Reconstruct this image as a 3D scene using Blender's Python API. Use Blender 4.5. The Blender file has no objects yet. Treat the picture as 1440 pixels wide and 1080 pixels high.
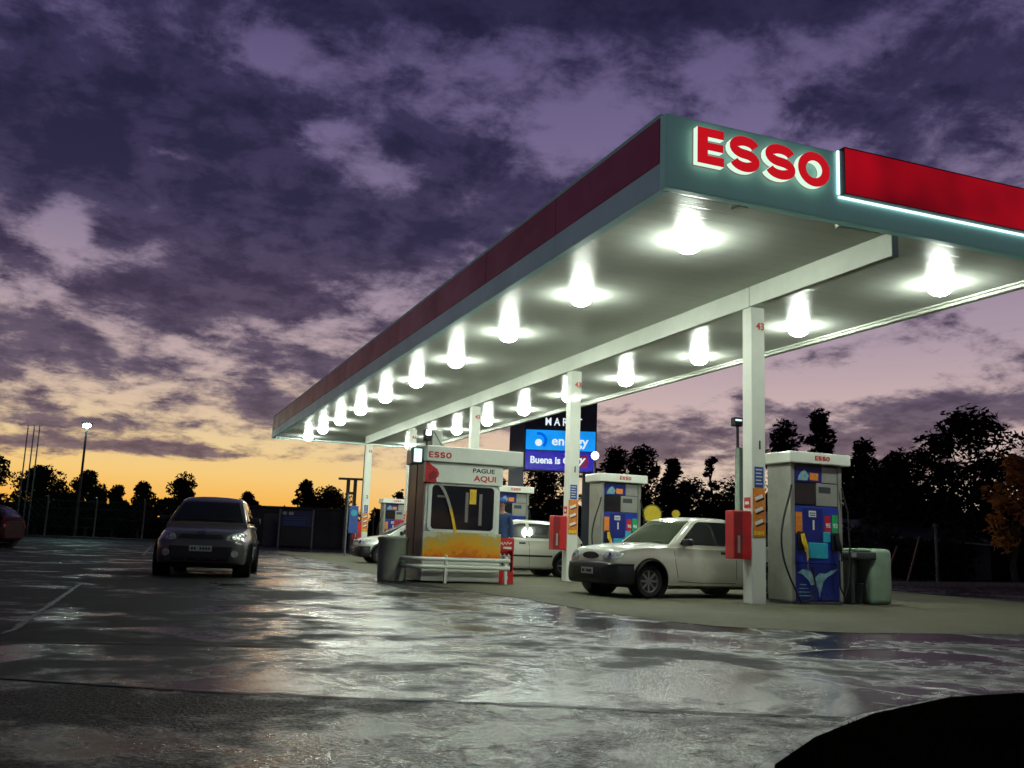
import bpy, bmesh, math, random
from mathutils import Vector, Matrix
from mathutils.bvhtree import BVHTree
from mathutils.geometry import tessellate_polygon

PI = math.pi
R = math.radians
scene = bpy.context.scene
COL = scene.collection

# ------------------------------------------------------------------ materials
def nodes_of(name):
    m = bpy.data.materials.new(name)
    m.use_nodes = True
    nt = m.node_tree
    return m, nt, nt.nodes['Principled BSDF']


def mat(name, col, rough=.5, metal=0., spec=.5, coat=0., noise=None, bump=None, emit=None, estr=0., alpha=1.):
    """procedural principled material; noise = (scale, amount), bump = (scale, strength)"""
    m, nt, p = nodes_of(name)
    N, L = nt.nodes, nt.links
    p.inputs['Base Color'].default_value = (*col, 1)
    p.inputs['Roughness'].default_value = rough
    p.inputs['Metallic'].default_value = metal
    p.inputs['Specular IOR Level'].default_value = spec
    p.inputs['Coat Weight'].default_value = coat
    p.inputs['Coat Roughness'].default_value = .05
    if emit:
        p.inputs['Emission Color'].default_value = (*emit, 1)
        p.inputs['Emission Strength'].default_value = estr
    tc = N.new('ShaderNodeTexCoord')
    if noise:
        n = N.new('ShaderNodeTexNoise')
        n.inputs['Scale'].default_value = noise[0]
        n.inputs['Detail'].default_value = 6
        n.inputs['Roughness'].default_value = .65
        L.new(tc.outputs['Object'], n.inputs['Vector'])
        r = N.new('ShaderNodeMapRange')
        r.inputs['From Min'].default_value = .3
        r.inputs['From Max'].default_value = .7
        r.inputs['To Min'].default_value = 1 - noise[1]
        r.inputs['To Max'].default_value = 1 + noise[1] * .5
        L.new(n.outputs['Fac'], r.inputs['Value'])
        mx = N.new('ShaderNodeVectorMath')
        mx.operation = 'SCALE'
        mx.inputs[0].default_value = col
        L.new(r.outputs['Result'], mx.inputs['Scale'])
        L.new(mx.outputs['Vector'], p.inputs['Base Color'])
        r2 = N.new('ShaderNodeMapRange')
        r2.inputs['From Min'].default_value = .3
        r2.inputs['From Max'].default_value = .7
        r2.inputs['To Min'].default_value = min(1, rough + .12)
        r2.inputs['To Max'].default_value = max(0.03, rough - .06)
        L.new(n.outputs['Fac'], r2.inputs['Value'])
        L.new(r2.outputs['Result'], p.inputs['Roughness'])
    if bump:
        n = N.new('ShaderNodeTexNoise')
        n.inputs['Scale'].default_value = bump[0]
        n.inputs['Detail'].default_value = 4
        L.new(tc.outputs['Object'], n.inputs['Vector'])
        b = N.new('ShaderNodeBump')
        b.inputs['Strength'].default_value = bump[1]
        b.inputs['Distance'].default_value = .02
        L.new(n.outputs['Fac'], b.inputs['Height'])
        L.new(b.outputs['Normal'], p.inputs['Normal'])
    return m


def emat(name, col, strength):
    m = bpy.data.materials.new(name)
    m.use_nodes = True
    nt = m.node_tree
    nt.nodes.clear()
    e = nt.nodes.new('ShaderNodeEmission')
    o = nt.nodes.new('ShaderNodeOutputMaterial')
    e.inputs['Color'].default_value = (*col, 1)
    e.inputs['Strength'].default_value = strength
    nt.links.new(e.outputs[0], o.inputs[0])
    return m


def lit_panel(name, col, lo, hi, scale):
    """back-lit plastic: uneven glow from the tubes behind, glossy face"""
    m, nt, p = nodes_of(name)
    N, L = nt.nodes, nt.links
    tc = N.new('ShaderNodeTexCoord')
    n = N.new('ShaderNodeTexNoise')
    n.inputs['Scale'].default_value = scale
    n.inputs['Detail'].default_value = 1.5
    L.new(tc.outputs['Object'], n.inputs['Vector'])
    r = N.new('ShaderNodeMapRange')
    r.inputs['From Min'].default_value = .33
    r.inputs['From Max'].default_value = .67
    r.inputs['To Min'].default_value = lo
    r.inputs['To Max'].default_value = hi
    L.new(n.outputs['Fac'], r.inputs['Value'])
    p.inputs['Base Color'].default_value = (*[c * .5 for c in col], 1)
    p.inputs['Roughness'].default_value = .25
    p.inputs['Emission Color'].default_value = (*col, 1)
    L.new(r.outputs['Result'], p.inputs['Emission Strength'])
    return m


def mnode(nt, op, a, b=None, clamp=False):
    n = nt.nodes.new('ShaderNodeMath')
    n.operation = op
    n.use_clamp = clamp
    for i, v in enumerate((a, b)):
        if v is None:
            continue
        if isinstance(v, (int, float)):
            n.inputs[i].default_value = v
        else:
            nt.links.new(v, n.inputs[i])
    return n.outputs[0]


def wet_ground(name, dry, wet_col, r_dry, r_wet, wet_lo, wet_hi, grain, grain_amt, puddle_scale, seed=0., ripple=.15, spec=.5, drain=0., dist=.008, wet_bump=.4, spec_dry=.15, speckle=0.):
    """tarmac with wet patches and standing water: one noise decides how wet, another gives the stone grain"""
    m, nt, p = nodes_of(name)
    N, L = nt.nodes, nt.links
    tc = N.new('ShaderNodeTexCoord')
    mp = N.new('ShaderNodeMapping')
    mp.inputs['Location'].default_value = (seed, seed * 1.7, 0)
    L.new(tc.outputs['Object'], mp.inputs['Vector'])
    V = mp.outputs['Vector']

    def noise(scale, detail, rough=.6, dist=0.):
        n = N.new('ShaderNodeTexNoise')
        n.inputs['Scale'].default_value = scale
        n.inputs['Detail'].default_value = detail
        n.inputs['Roughness'].default_value = rough
        n.inputs['Distortion'].default_value = dist
        L.new(V, n.inputs['Vector'])
        return n.outputs['Fac']
    big = noise(puddle_scale, 7, .62, .4)
    mid = noise(puddle_scale * 5.3, 5, .6)
    w = mnode(nt, 'ADD', mnode(nt, 'MULTIPLY', big, .72), mnode(nt, 'MULTIPLY', mid, .28))
    if drain:
        # water gathers along the canopy side of the lot, the open left side has mostly dried off
        sp = N.new('ShaderNodeSeparateXYZ')
        L.new(tc.outputs['Object'], sp.inputs[0])
        g = N.new('ShaderNodeMapRange')
        g.interpolation_type = 'SMOOTHSTEP'
        g.inputs['From Min'].default_value = -5.4
        g.inputs['From Max'].default_value = -3.0
        g.inputs['To Min'].default_value = -drain * .75
        g.inputs['To Max'].default_value = drain * .55
        L.new(mnode(nt, 'ADD', sp.outputs['X'], mnode(nt, 'MULTIPLY', sp.outputs['Y'], -.12)), g.inputs['Value'])
        w = mnode(nt, 'ADD', w, g.outputs['Result'])
    mr = N.new('ShaderNodeMapRange')
    mr.interpolation_type = 'SMOOTHSTEP'
    mr.inputs['From Min'].default_value = wet_lo
    mr.inputs['From Max'].default_value = wet_hi
    L.new(w, mr.inputs['Value'])
    wet = mr.outputs['Result']
    stone = noise(grain, 3, .7)
    fine = noise(grain * .13, 6, .7)
    cm = N.new('ShaderNodeMix')
    cm.data_type = 'RGBA'
    cm.inputs['A'].default_value = (*dry, 1)
    cm.inputs['B'].default_value = (*wet_col, 1)
    L.new(wet, cm.inputs['Factor'])
    va = mnode(nt, 'ADD', mnode(nt, 'MULTIPLY', stone, .9), mnode(nt, 'MULTIPLY', fine, .9))
    sc = N.new('ShaderNodeVectorMath')
    sc.operation = 'SCALE'
    L.new(cm.outputs['Result'], sc.inputs[0])
    L.new(mnode(nt, 'ADD', va, .1), sc.inputs['Scale'])
    L.new(sc.outputs['Vector'], p.inputs['Base Color'])
    rr = N.new('ShaderNodeMapRange')
    rr.inputs['To Min'].default_value = r_dry
    rr.inputs['To Max'].default_value = r_wet
    L.new(wet, rr.inputs['Value'])
    ro = mnode(nt, 'ADD', rr.outputs['Result'], mnode(nt, 'MULTIPLY', mnode(nt, 'SUBTRACT', mid, .5), .2))
    L.new(mnode(nt, 'MAXIMUM', ro, .05), p.inputs['Roughness'])
    sm = N.new('ShaderNodeMapRange')
    sm.inputs['To Min'].default_value = spec_dry
    sm.inputs['To Max'].default_value = spec
    L.new(wet, sm.inputs['Value'])
    so = sm.outputs['Result']
    if speckle:
        # only the tops of the stones shine, the gaps between them stay dark
        k = N.new('ShaderNodeMapRange')
        k.interpolation_type = 'SMOOTHSTEP'
        k.inputs['From Min'].default_value = .42
        k.inputs['From Max'].default_value = .60
        k.inputs['To Min'].default_value = 1 - speckle
        k.inputs['To Max'].default_value = 1.15
        L.new(stone, k.inputs['Value'])
        so = mnode(nt, 'MULTIPLY', so, k.outputs['Result'])
    L.new(so, p.inputs['Specular IOR Level'])
    hb = mnode(nt, 'ADD', mnode(nt, 'MULTIPLY', stone, grain_amt), mnode(nt, 'MULTIPLY', fine, ripple))
    b = N.new('ShaderNodeBump')
    b.inputs['Distance'].default_value = dist
    st = N.new('ShaderNodeMapRange')
    st.inputs['To Min'].default_value = 1.
    st.inputs['To Max'].default_value = wet_bump
    L.new(wet, st.inputs['Value'])
    L.new(st.outputs['Result'], b.inputs['Strength'])
    L.new(hb, b.inputs['Height'])
    L.new(b.outputs['Normal'], p.inputs['Normal'])
    return m


M = {}
M['asphalt'] = wet_ground('wet_asphalt', (.022, .0215, .0205), (.010, .010, .0105), .66, .045, .445, .59, 60, 1.5, .6, 3.1, ripple=.5, spec=.8, drain=.075, spec_dry=.12, wet_bump=.20)
M['asphalt_near'] = wet_ground('coarse_wet_asphalt', (.030, .026, .0235), (.016, .015, .0145), .55, .09, .41, .60, 46, 1.5, 1., 9.4, ripple=.3, spec=1., drain=.09, dist=.014, wet_bump=.38, spec_dry=.15, speckle=.85)
M['asphalt_patch'] = wet_ground('patched_wet_asphalt', (.024, .028, .025), (.012, .014, .0135), .55, .045, .415, .57, 60, 1.8, .9, 21., ripple=.5, spec=.85, drain=.06, spec_dry=.12, speckle=.25, wet_bump=.22)
M['pad'] = wet_ground('forecourt_concrete', (.098, .094, .060), (.048, .045, .033), .8, .5, .46, .70, 60, .35, .55, 4., spec=.2)
M['tar'] = mat('joint_tar', (.008, .008, .008), .5, noise=(4, .4))
M['edging'] = mat('edging_concrete', (.06, .062, .055), .4, noise=(9, .8), bump=(60, .3))
M['paint_faded'] = mat('worn_road_paint', (.075, .08, .075), .45, noise=(9, .7))
M['earth'] = mat('dark_earth', (.018, .018, .014), .95, noise=(.6, .5))
M['grass'] = mat('night_grass', (.005, .0065, .0035), 1., spec=0., noise=(2, .5))
M['steel_white'] = mat('white_painted_steel', (.72, .75, .66), .34, coat=.2, noise=(1.7, .10))
M['soffit'] = None
M['fascia'] = mat('pale_teal_fascia_sheet', (.36, .64, .58), .38, noise=(.8, .16), emit=(.25, .55, .48), estr=.10)  # faint teal glow added to the sheet to brighten the front
M['fascia_side'] = mat('grey_fascia_sheet', (.50, .74, .72), .4, noise=(.7, .2), emit=(.22, .40, .44), estr=.085)  # weak glow added so the side looks lighter than the sky lights it
M['fascia_red'] = mat('red_fascia_band', (.34, .045, .09), .38, noise=(.6, .4), emit=(.30, .02, .06), estr=.04)  # slight red glow added to lift the band
M['roof'] = mat('roof_deck', (.2, .2, .2), .7, noise=(.5, .3))
M['red_lit'] = lit_panel('backlit_red_plastic', (.46, .002, .008), .26, .85, .9)
M['red_face'] = mat('red_letter_face', (.55, .012, .02), .4, emit=(.6, .006, .012), estr=.85)
M['letter_side'] = emat('letter_return_glow', (.72, 1., .80), 1.0)
M['led'] = emat('cool_led_strip', (.62, .95, 1.), 1.9)
M['black'] = mat('black_plastic', (.014, .014, .015), .42, noise=(8, .3))
M['rubber'] = mat('tyre_rubber', (.016, .016, .016), .75, noise=(14, .3))
M['dark_glass'] = mat('dark_window_glass', (.012, .014, .015), .04, spec=.7)
M['screen_glass'] = mat('tinted_windscreen_glass', (.035, .045, .022), .05, spec=.8, noise=(2.2, .6))
M['lamp_glass'] = mat('clear_lamp_glass', (.42, .45, .43), .08, spec=.8, coat=1., noise=(18, .5))
M['chrome'] = mat('chrome', (.6, .62, .6), .15, metal=1., noise=(9, .1))
M['rim'] = mat('silver_wheel_rim', (.32, .33, .32), .35, metal=.8, noise=(9, .3))
M['white_paint'] = mat('white_car_paint', (.50, .50, .42), .3, coat=.9, noise=(1.3, .08))
M['silver_paint'] = mat('silver_car_paint', (.46, .47, .43), .32, metal=.35, coat=.8, noise=(1.3, .08))
M['grey_paint'] = mat('dark_grey_car_paint', (.075, .078, .070), .33, metal=.15, coat=.9, noise=(1.3, .1))
M['red_paint'] = mat('dark_red_car_paint', (.020, .002, .003), .5, spec=.15, noise=(1.3, .1))
M['amber'] = mat('amber_lens', (.6, .22, .02), .2)
M['tail_red'] = mat('red_lens', (.12, .004, .004), .2)
M['plate_white'] = mat('number_plate', (.5, .54, .48), .5)
M['plate_green'] = mat('green_grey_number_plate', (.30, .40, .34), .5)
M['pump_metal'] = mat('brushed_pump_panel', (.33, .34, .29), .36, metal=.35, noise=(2.2, .2))
M['pump_frame'] = mat('dark_pump_frame', (.05, .06, .06), .45, noise=(4, .3))
M['silver_panel'] = mat('silver_panel', (.40, .41, .36), .3, metal=.4, noise=(3, .2))
M['pump_blue'] = mat('pump_blue_enamel', (.012, .045, .36), .3, coat=.5, noise=(3, .2))
M['pump_navy'] = mat('pump_navy_enamel', (.008, .022, .20), .3, coat=.5, noise=(3, .25))
M['pump_cyan'] = mat('pump_cyan_panel', (.03, .40, .55), .35, noise=(4, .2))
M['splash'] = mat('pale_splash_print', (.22, .42, .48), .45, noise=(12, .5))
M['orange'] = mat('orange_label', (.75, .24, .03), .45, noise=(20, .35))
M['yellow'] = mat('yellow_label', (.80, .52, .03), .45, noise=(20, .25))
M['red'] = mat('red_enamel', (.55, .018, .02), .35, coat=.4, noise=(3, .2))
M['red_dark'] = mat('dark_red_enamel', (.24, .012, .016), .4, coat=.3, noise=(3, .2))
M['stake'] = mat('faded_red_stake', (.05, .008, .006), .7)
M['green'] = mat('green_label', (.02, .36, .10), .45)
M['blue_label'] = mat('blue_label', (.03, .09, .34), .45, noise=(14, .2))
M['white'] = mat('white_print', (.75, .76, .70), .5)
M['ink'] = mat('black_print', (.02, .02, .02), .5)
M['red_ink'] = mat('red_print', (.5, .03, .02), .5)
M['kiosk_white'] = mat('kiosk_white_panel', (.74, .79, .70), .35, coat=.2, noise=(1.4, .12))
M['kiosk_dark'] = mat('kiosk_bronze_glass', (.24, .20, .20), .36, spec=.4, noise=(1.2, .3))
M['bin'] = mat('grey_green_bin_plastic', (.33, .37, .28), .42, noise=(3, .2), bump=(30, .1))
M['unit'] = mat('green_grey_service_plastic', (.27, .38, .27), .4, noise=(2.5, .25))
M['skin'] = mat('skin', (.42, .24, .16), .55, noise=(20, .15))
M['uniform'] = mat('blue_uniform_cloth', (.02, .05, .14), .85, noise=(12, .3))
M['cap'] = mat('blue_cap_cloth', (.03, .07, .26), .8)
M['hair'] = mat('dark_hair', (.012, .01, .008), .6)
M['galv'] = mat('galvanised_steel', (.16, .17, .17), .45, metal=.5, noise=(4, .3))
M['pole_dark'] = mat('dark_pole', (.05, .05, .055), .5, noise=(3, .3))
M['concrete_pole'] = mat('concrete_pole', (.22, .2, .18), .8, noise=(3, .3))
M['bark'] = mat('dark_bark', (.025, .02, .016), .95, noise=(6, .4))
M['leaf'] = mat('dark_leaf', (.008, .010, .006), .8, spec=.15, noise=(.7, .5))
M['leaf_warm'] = mat('dusky_leaf', (.022, .014, .008), .8, spec=.15, noise=(.7, .5))
M['leaf_lit'] = mat('orange_lit_leaf', (.35, .13, .03), .8, spec=.15, noise=(.7, .5))  # orange lamp light put into the leaf colour
M['shed'] = mat('dark_shed_sheet', (.018, .017, .022), .7, noise=(.8, .3))
M['board_blue'] = mat('dark_blue_board', (.018, .022, .085), .5, noise=(3, .2))
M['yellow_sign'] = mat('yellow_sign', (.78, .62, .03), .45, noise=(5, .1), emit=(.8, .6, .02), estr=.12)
M['pylon_dark'] = mat('pylon_dark_panel', (.035, .04, .06), .35, noise=(1.2, .2))
M['pylon_grey'] = mat('pylon_grey_cladding', (.15, .155, .19), .45, noise=(1.2, .15))
M['sign_cyan'] = lit_panel('backlit_sky_blue_sign', (.006, .30, .88), .85, 1.12, 1.2)
M['sign_navy'] = lit_panel('backlit_deep_blue_sign', (.018, .012, .33), .75, 1.15, 1.2)
M['sign_red'] = lit_panel('backlit_dark_red_sign', (.16, .004, .05), .8, 1.1, 1.2)
M['sign_white'] = emat('backlit_white_print', (.80, .92, 1.), .95)
M['sign_swoosh'] = emat('backlit_blue_print', (.0, .12, .75), 1.)


def lamp_optics(name, col, up, down):
    # prismatic bowl: most of the light leaves downwards
    m = bpy.data.materials.new(name)
    m.use_nodes = True
    nt = m.node_tree
    nt.nodes.clear()
    e = nt.nodes.new('ShaderNodeEmission')
    o = nt.nodes.new('ShaderNodeOutputMaterial')
    g = nt.nodes.new('ShaderNodeNewGeometry')
    sp = nt.nodes.new('ShaderNodeSeparateXYZ')
    nt.links.new(g.outputs['True Normal'], sp.inputs[0])
    mr = nt.nodes.new('ShaderNodeMapRange')
    mr.inputs['From Min'].default_value = -.12
    mr.inputs['From Max'].default_value = -.85
    mr.inputs['To Min'].default_value = up
    mr.inputs['To Max'].default_value = down
    nt.links.new(sp.outputs['Z'], mr.inputs['Value'])
    e.inputs['Color'].default_value = (*col, 1)
    nt.links.new(mr.outputs['Result'], e.inputs['Strength'])
    nt.links.new(e.outputs[0], o.inputs[0])
    return m


M['lamp'] = lamp_optics('metal_halide_lens', (.90, 1., .87), 18., 290.)
M['lamp_housing'] = mat('white_lamp_housing', (.7, .72, .68), .4, noise=(9, .1))
M['flood'] = emat('cool_floodlight_lens', (.66, 1., .92), 1.5)
M['flood_hot'] = emat('white_floodlight_lens', (.85, 1., .95), 7.)
M['street'] = emat('mercury_street_lamp', (.55, 1., .85), 260.)
M['globe'] = emat('white_globe_lamp', (.9, 1., 1.), 6.)
M['sodium'] = emat('sodium_lamp', (1., .45, .06), 1.2)


def soffit_mat():
    m, nt, p = nodes_of('glossy_soffit_strips')
    N, L = nt.nodes, nt.links
    tc = N.new('ShaderNodeTexCoord')
    sep = N.new('ShaderNodeSeparateXYZ')
    L.new(tc.outputs['Object'], sep.inputs[0])
    # narrow metal strips laid across the canopy: seam every 30 cm
    f = mnode(nt, 'FRACT', mnode(nt, 'MULTIPLY', sep.outputs['Y'], 1 / .3))
    d = mnode(nt, 'ABSOLUTE', mnode(nt, 'SUBTRACT', f, .5))
    mr = N.new('ShaderNodeMapRange')
    mr.interpolation_type = 'SMOOTHSTEP'
    mr.inputs['From Min'].default_value = .44
    mr.inputs['From Max'].default_value = .5
    mr.inputs['To Min'].default_value = 1
    mr.inputs['To Max'].default_value = 0
    L.new(d, mr.inputs['Value'])
    n = N.new('ShaderNodeTexNoise')
    n.inputs['Scale'].default_value = 1.1
    n.inputs['Detail'].default_value = 4
    L.new(tc.outputs['Object'], n.inputs['Vector'])
    cs = N.new('ShaderNodeVectorMath')
    cs.operation = 'SCALE'
    cs.inputs[0].default_value = (.62, .645, .59)
    L.new(mnode(nt, 'ADD', mnode(nt, 'MULTIPLY', mr.outputs['Result'], .12), mnode(nt, 'ADD', mnode(nt, 'MULTIPLY', n.outputs['Fac'], .3), .72)), cs.inputs['Scale'])
    L.new(cs.outputs['Vector'], p.inputs['Base Color'])
    p.inputs['Roughness'].default_value = .30
    p.inputs['Specular IOR Level'].default_value = .06
    b = N.new('ShaderNodeBump')
    b.inputs['Strength'].default_value = .35
    b.inputs['Distance'].default_value = .008
    hh = mnode(nt, 'ADD', mr.outputs['Result'], mnode(nt, 'MULTIPLY', mnode(nt, 'SINE', mnode(nt, 'MULTIPLY', f, 2 * PI)), .16))
    L.new(hh, b.inputs['Height'])
    L.new(b.outputs['Normal'], p.inputs['Normal'])
    return m


M['soffit'] = soffit_mat()


def drink_mat():
    """orange and yellow splash print of the kiosk front"""
    m, nt, p = nodes_of('orange_splash_print')
    N, L = nt.nodes, nt.links
    tc = N.new('ShaderNodeTexCoord')
    sep = N.new('ShaderNodeSeparateXYZ')
    L.new(tc.outputs['Object'], sep.inputs[0])
    n = N.new('ShaderNodeTexNoise')
    n.inputs['Scale'].default_value = 5.
    n.inputs['Detail'].default_value = 6
    n.inputs['Distortion'].default_value = 1.2
    L.new(tc.outputs['Object'], n.inputs['Vector'])
    # height in the panel (0..0.45) plus noise picks the colour; left corner is redder
    v = mnode(nt, 'ADD', mnode(nt, 'MULTIPLY', mnode(nt, 'SUBTRACT', sep.outputs['Z'], .48), 1.25),
              mnode(nt, 'ADD', mnode(nt, 'MULTIPLY', n.outputs['Fac'], .75), mnode(nt, 'MULTIPLY', mnode(nt, 'ABSOLUTE', mnode(nt, 'SUBTRACT', sep.outputs['X'], .55)), .22)))
    cr = N.new('ShaderNodeValToRGB')
    e = cr.color_ramp.elements
    e[0].position, e[0].color = .40, (.62, .13, .01, 1)
    e[1].position, e[1].color = .56, (.72, .28, .01, 1)
    for pos, c in ((.70, (.70, .36, .02)), (.82, (.56, .38, .07)), (.93, (.48, .42, .20)), (1.0, (.58, .60, .45))):
        q = e.new(pos)
        q.color = (*c, 1)
    L.new(mnode(nt, 'SUBTRACT', v, .06), cr.inputs['Fac'])
    L.new(cr.outputs['Color'], p.inputs['Base Color'])
    p.inputs['Roughness'].default_value = .35
    return m


M['drink'] = drink_mat()

# ------------------------------------------------------------------ mesh helpers
class MB:
    """collects shapes and links them as ONE mesh object"""
    def __init__(self):
        self.v, self.f, self.mi, self.cur = [], [], [], 0

    def add(self, vs, fs, xf=None):
        o = len(self.v)
        for p in vs:
            p = Vector(p)
            self.v.append(xf @ p if xf else p)
        for f in fs:
            self.f.append([o + i for i in f])
            self.mi.append(self.cur)
        return self

    def from_bm(self, bm, xf=None):
        bm.verts.ensure_lookup_table()
        for i, v in enumerate(bm.verts):
            v.index = i
        self.add([v.co.copy() for v in bm.verts], [[v.index for v in f.verts] for f in bm.faces], xf)
        bm.free()
        return self

    def box(self, x0, x1, y0, y1, z0, z1, bev=0., seg=2, xf=None):
        bm = bmesh.new()
        bmesh.ops.create_cube(bm, size=1)
        for v in bm.verts:
            v.co = Vector(((x0 + x1) / 2 + v.co.x * (x1 - x0), (y0 + y1) / 2 + v.co.y * (y1 - y0), (z0 + z1) / 2 + v.co.z * (z1 - z0)))
        if bev:
            bmesh.ops.bevel(bm, geom=list(bm.edges), offset=bev, segments=seg, profile=.5, affect='EDGES')
        return self.from_bm(bm, xf)

    def tube(self, pts, r, n=8, cap=True, xf=None):
        pts = [Vector(p) for p in pts]
        rs = r if isinstance(r, (list, tuple)) else [r] * len(pts)
        rings = []
        up = Vector((0, 0, 1))
        prev = None
        for i, p in enumerate(pts):
            a = pts[max(i - 1, 0)]
            b = pts[min(i + 1, len(pts) - 1)]
            t = (b - a).normalized()
            if prev is None:
                s = t.cross(up)
                if s.length < 1e-3:
                    s = t.cross(Vector((1, 0, 0)))
            else:
                s = prev - t * prev.dot(t)
            s.normalize()
            prev = s
            q = t.cross(s)
            rings.append([p + (s * math.cos(2 * PI * k / n) + q * math.sin(2 * PI * k / n)) * rs[i] for k in range(n)])
        vs = [v for r_ in rings for v in r_]
        fs = []
        for i in range(len(rings) - 1):
            for k in range(n):
                a, b = i * n + k, i * n + (k + 1) % n
                fs.append([a, b, b + n, a + n])
        if cap:
            fs.append(list(range(n))[::-1])
            fs.append([(len(rings) - 1) * n + k for k in range(n)])
        return self.add(vs, fs, xf)

    def lathe(self, prof, n=24, xf=None):
        """prof: (r, z) from bottom to top, spun about z"""
        vs, fs = [], []
        for r, z in prof:
            for k in range(n):
                a = 2 * PI * k / n
                vs.append((r * math.cos(a), r * math.sin(a), z))
        for i in range(len(prof) - 1):
            for k in range(n):
                a, b = i * n + k, i * n + (k + 1) % n
                fs.append([a, b, b + n, a + n])
        if prof[0][0] > 1e-6:
            fs.append(list(range(n))[::-1])
        if prof[-1][0] > 1e-6:
            fs.append([(len(prof) - 1) * n + k for k in range(n)])
        return self.add(vs, fs, xf)

    def prism(self, poly, d0, d1, xf=None, side=None):
        """poly in the XZ plane (x, z), extruded along y from d0 (front) to d1; side = material slot for the rim"""
        n = len(poly)
        vs = [(x, d0, z) for x, z in poly] + [(x, d1, z) for x, z in poly]
        tris = tessellate_polygon([[Vector((x, z, 0)) for x, z in poly]])
        ar = sum(poly[i][0] * poly[(i + 1) % n][1] - poly[(i + 1) % n][0] * poly[i][1] for i in range(n))
        ff = []
        for t in tris:
            a = [poly[i] for i in t]
            s = (a[1][0] - a[0][0]) * (a[2][1] - a[0][1]) - (a[2][0] - a[0][0]) * (a[1][1] - a[0][1])
            t = list(t) if s > 0 else list(t)[::-1]
            ff.append(t)
        keep = self.cur
        self.add(vs, ff + [[i + n for i in t[::-1]] for t in ff], xf)
        if side is not None:
            self.cur = side
        o = range(n) if ar > 0 else range(n)[::-1]
        q = []
        for i in range(n):
            j = (i + 1) % n
            q.append([i, i + n, j + n, j] if ar > 0 else [j, j + n, i + n, i])
        self.add(vs, q, xf)
        self.cur = keep
        return self

    def sheet(self, poly, z):
        tris = tessellate_polygon([[Vector((x, y, 0)) for x, y in poly]])
        fs = []
        for t in tris:
            a = [poly[i] for i in t]
            s = (a[1][0] - a[0][0]) * (a[2][1] - a[0][1]) - (a[2][0] - a[0][0]) * (a[1][1] - a[0][1])
            fs.append(list(t) if s > 0 else list(t)[::-1])
        return self.add([(x, y, z) for x, y in poly], fs)

    def build(self, name, material, parent=None, smooth=0., loc=None):
        me = bpy.data.meshes.new(name)
        me.from_pydata([tuple(v) for v in self.v], [], self.f)
        mats = material if isinstance(material, (list, tuple)) else [material]
        for m in mats:
            me.materials.append(m)
        if len(mats) > 1:
            me.polygons.foreach_set('material_index', self.mi)
        me.update()
        if smooth:
            for p in me.polygons:
                p.use_smooth = True
            me.set_sharp_from_angle(angle=R(smooth))
        o = bpy.data.objects.new(name, me)
        COL.objects.link(o)
        if parent:
            o.parent = parent
        if loc:
            o.location = loc
        return o


def thing(name, label, cat, loc=(0, 0, 0), rz=0., group=None):
    o = bpy.data.objects.new(name, None)
    o.empty_display_size = .2
    COL.objects.link(o)
    o.location = loc
    o.rotation_euler = (0, 0, rz)
    o['label'] = label
    o['category'] = cat
    if group:
        o['group'] = group
    return o


def tag(o, label, cat, group=None):
    o['label'] = label
    o['category'] = cat
    if group:
        o['group'] = group
    return o


def struct(o):
    o['kind'] = 'structure'
    return o


def copy_tree(o, parent=None):
    c = o.copy()
    COL.objects.link(c)
    if parent:
        c.parent = parent
    for ch in [k for k in ALLKIDS(o)]:
        copy_tree(ch, c)
    return c


def ALLKIDS(o):
    return [k for k in COL.objects if k.parent == o]


def T(x=0, y=0, z=0, rx=0, ry=0, rz=0, s=1.):
    return Matrix.Translation((x, y, z)) @ Matrix.Rotation(rz, 4, 'Z') @ Matrix.Rotation(ry, 4, 'Y') @ Matrix.Rotation(rx, 4, 'X') @ Matrix.Scale(s, 4)


def text(mb, body, x, y, z, size, depth=.004, bold=0., xf=None, align='LEFT', shear=0., width=None):
    """text standing in the XZ plane, facing -y, added to mb"""
    cu = bpy.data.curves.new('txt', 'FONT')
    cu.body = body
    cu.size = size
    cu.extrude = depth
    cu.offset = bold
    cu.shear = shear
    cu.resolution_u = 4
    cu.align_x = align
    o = bpy.data.objects.new('txt', cu)
    COL.objects.link(o)
    dg = bpy.context.evaluated_depsgraph_get()
    dg.update()
    me = bpy.data.meshes.new_from_object(o.evaluated_get(dg))
    vs = [v.co.copy() for v in me.vertices]
    fs = [list(p.vertices) for p in me.polygons]
    bpy.data.objects.remove(o)
    bpy.data.curves.remove(cu)
    bpy.data.meshes.remove(me)
    sx = 1.
    if width and vs:
        x0, x1 = min(v.x for v in vs), max(v.x for v in vs)
        sx = width / (x1 - x0)
        vs = [Vector(((v.x - x0) * sx, v.y, v.z)) for v in vs]
    m = Matrix.Translation((x, y, z)) @ Matrix.Rotation(PI / 2, 4, 'X')
    if xf:
        m = xf @ m
    mb.add(vs, fs, m)


def circle(cx, cz, rx, rz=None, n=28, a0=0., a1=2 * PI):
    rz = rz or rx
    return [(cx + rx * math.cos(a0 + (a1 - a0) * k / n), cz + rz * math.sin(a0 + (a1 - a0) * k / n)) for k in range(n if abs(a1 - a0 - 2 * PI) < 1e-6 else n + 1)]


def rrect(x0, x1, z0, z1, r, n=5):
    pts = []
    for cx, cz, a in ((x1 - r, z1 - r, 0), (x0 + r, z1 - r, PI / 2), (x0 + r, z0 + r, PI), (x1 - r, z0 + r, 1.5 * PI)):
        pts += [(cx + r * math.cos(a + PI / 2 * k / n), cz + r * math.sin(a + PI / 2 * k / n)) for k in range(n + 1)]
    return pts


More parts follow.
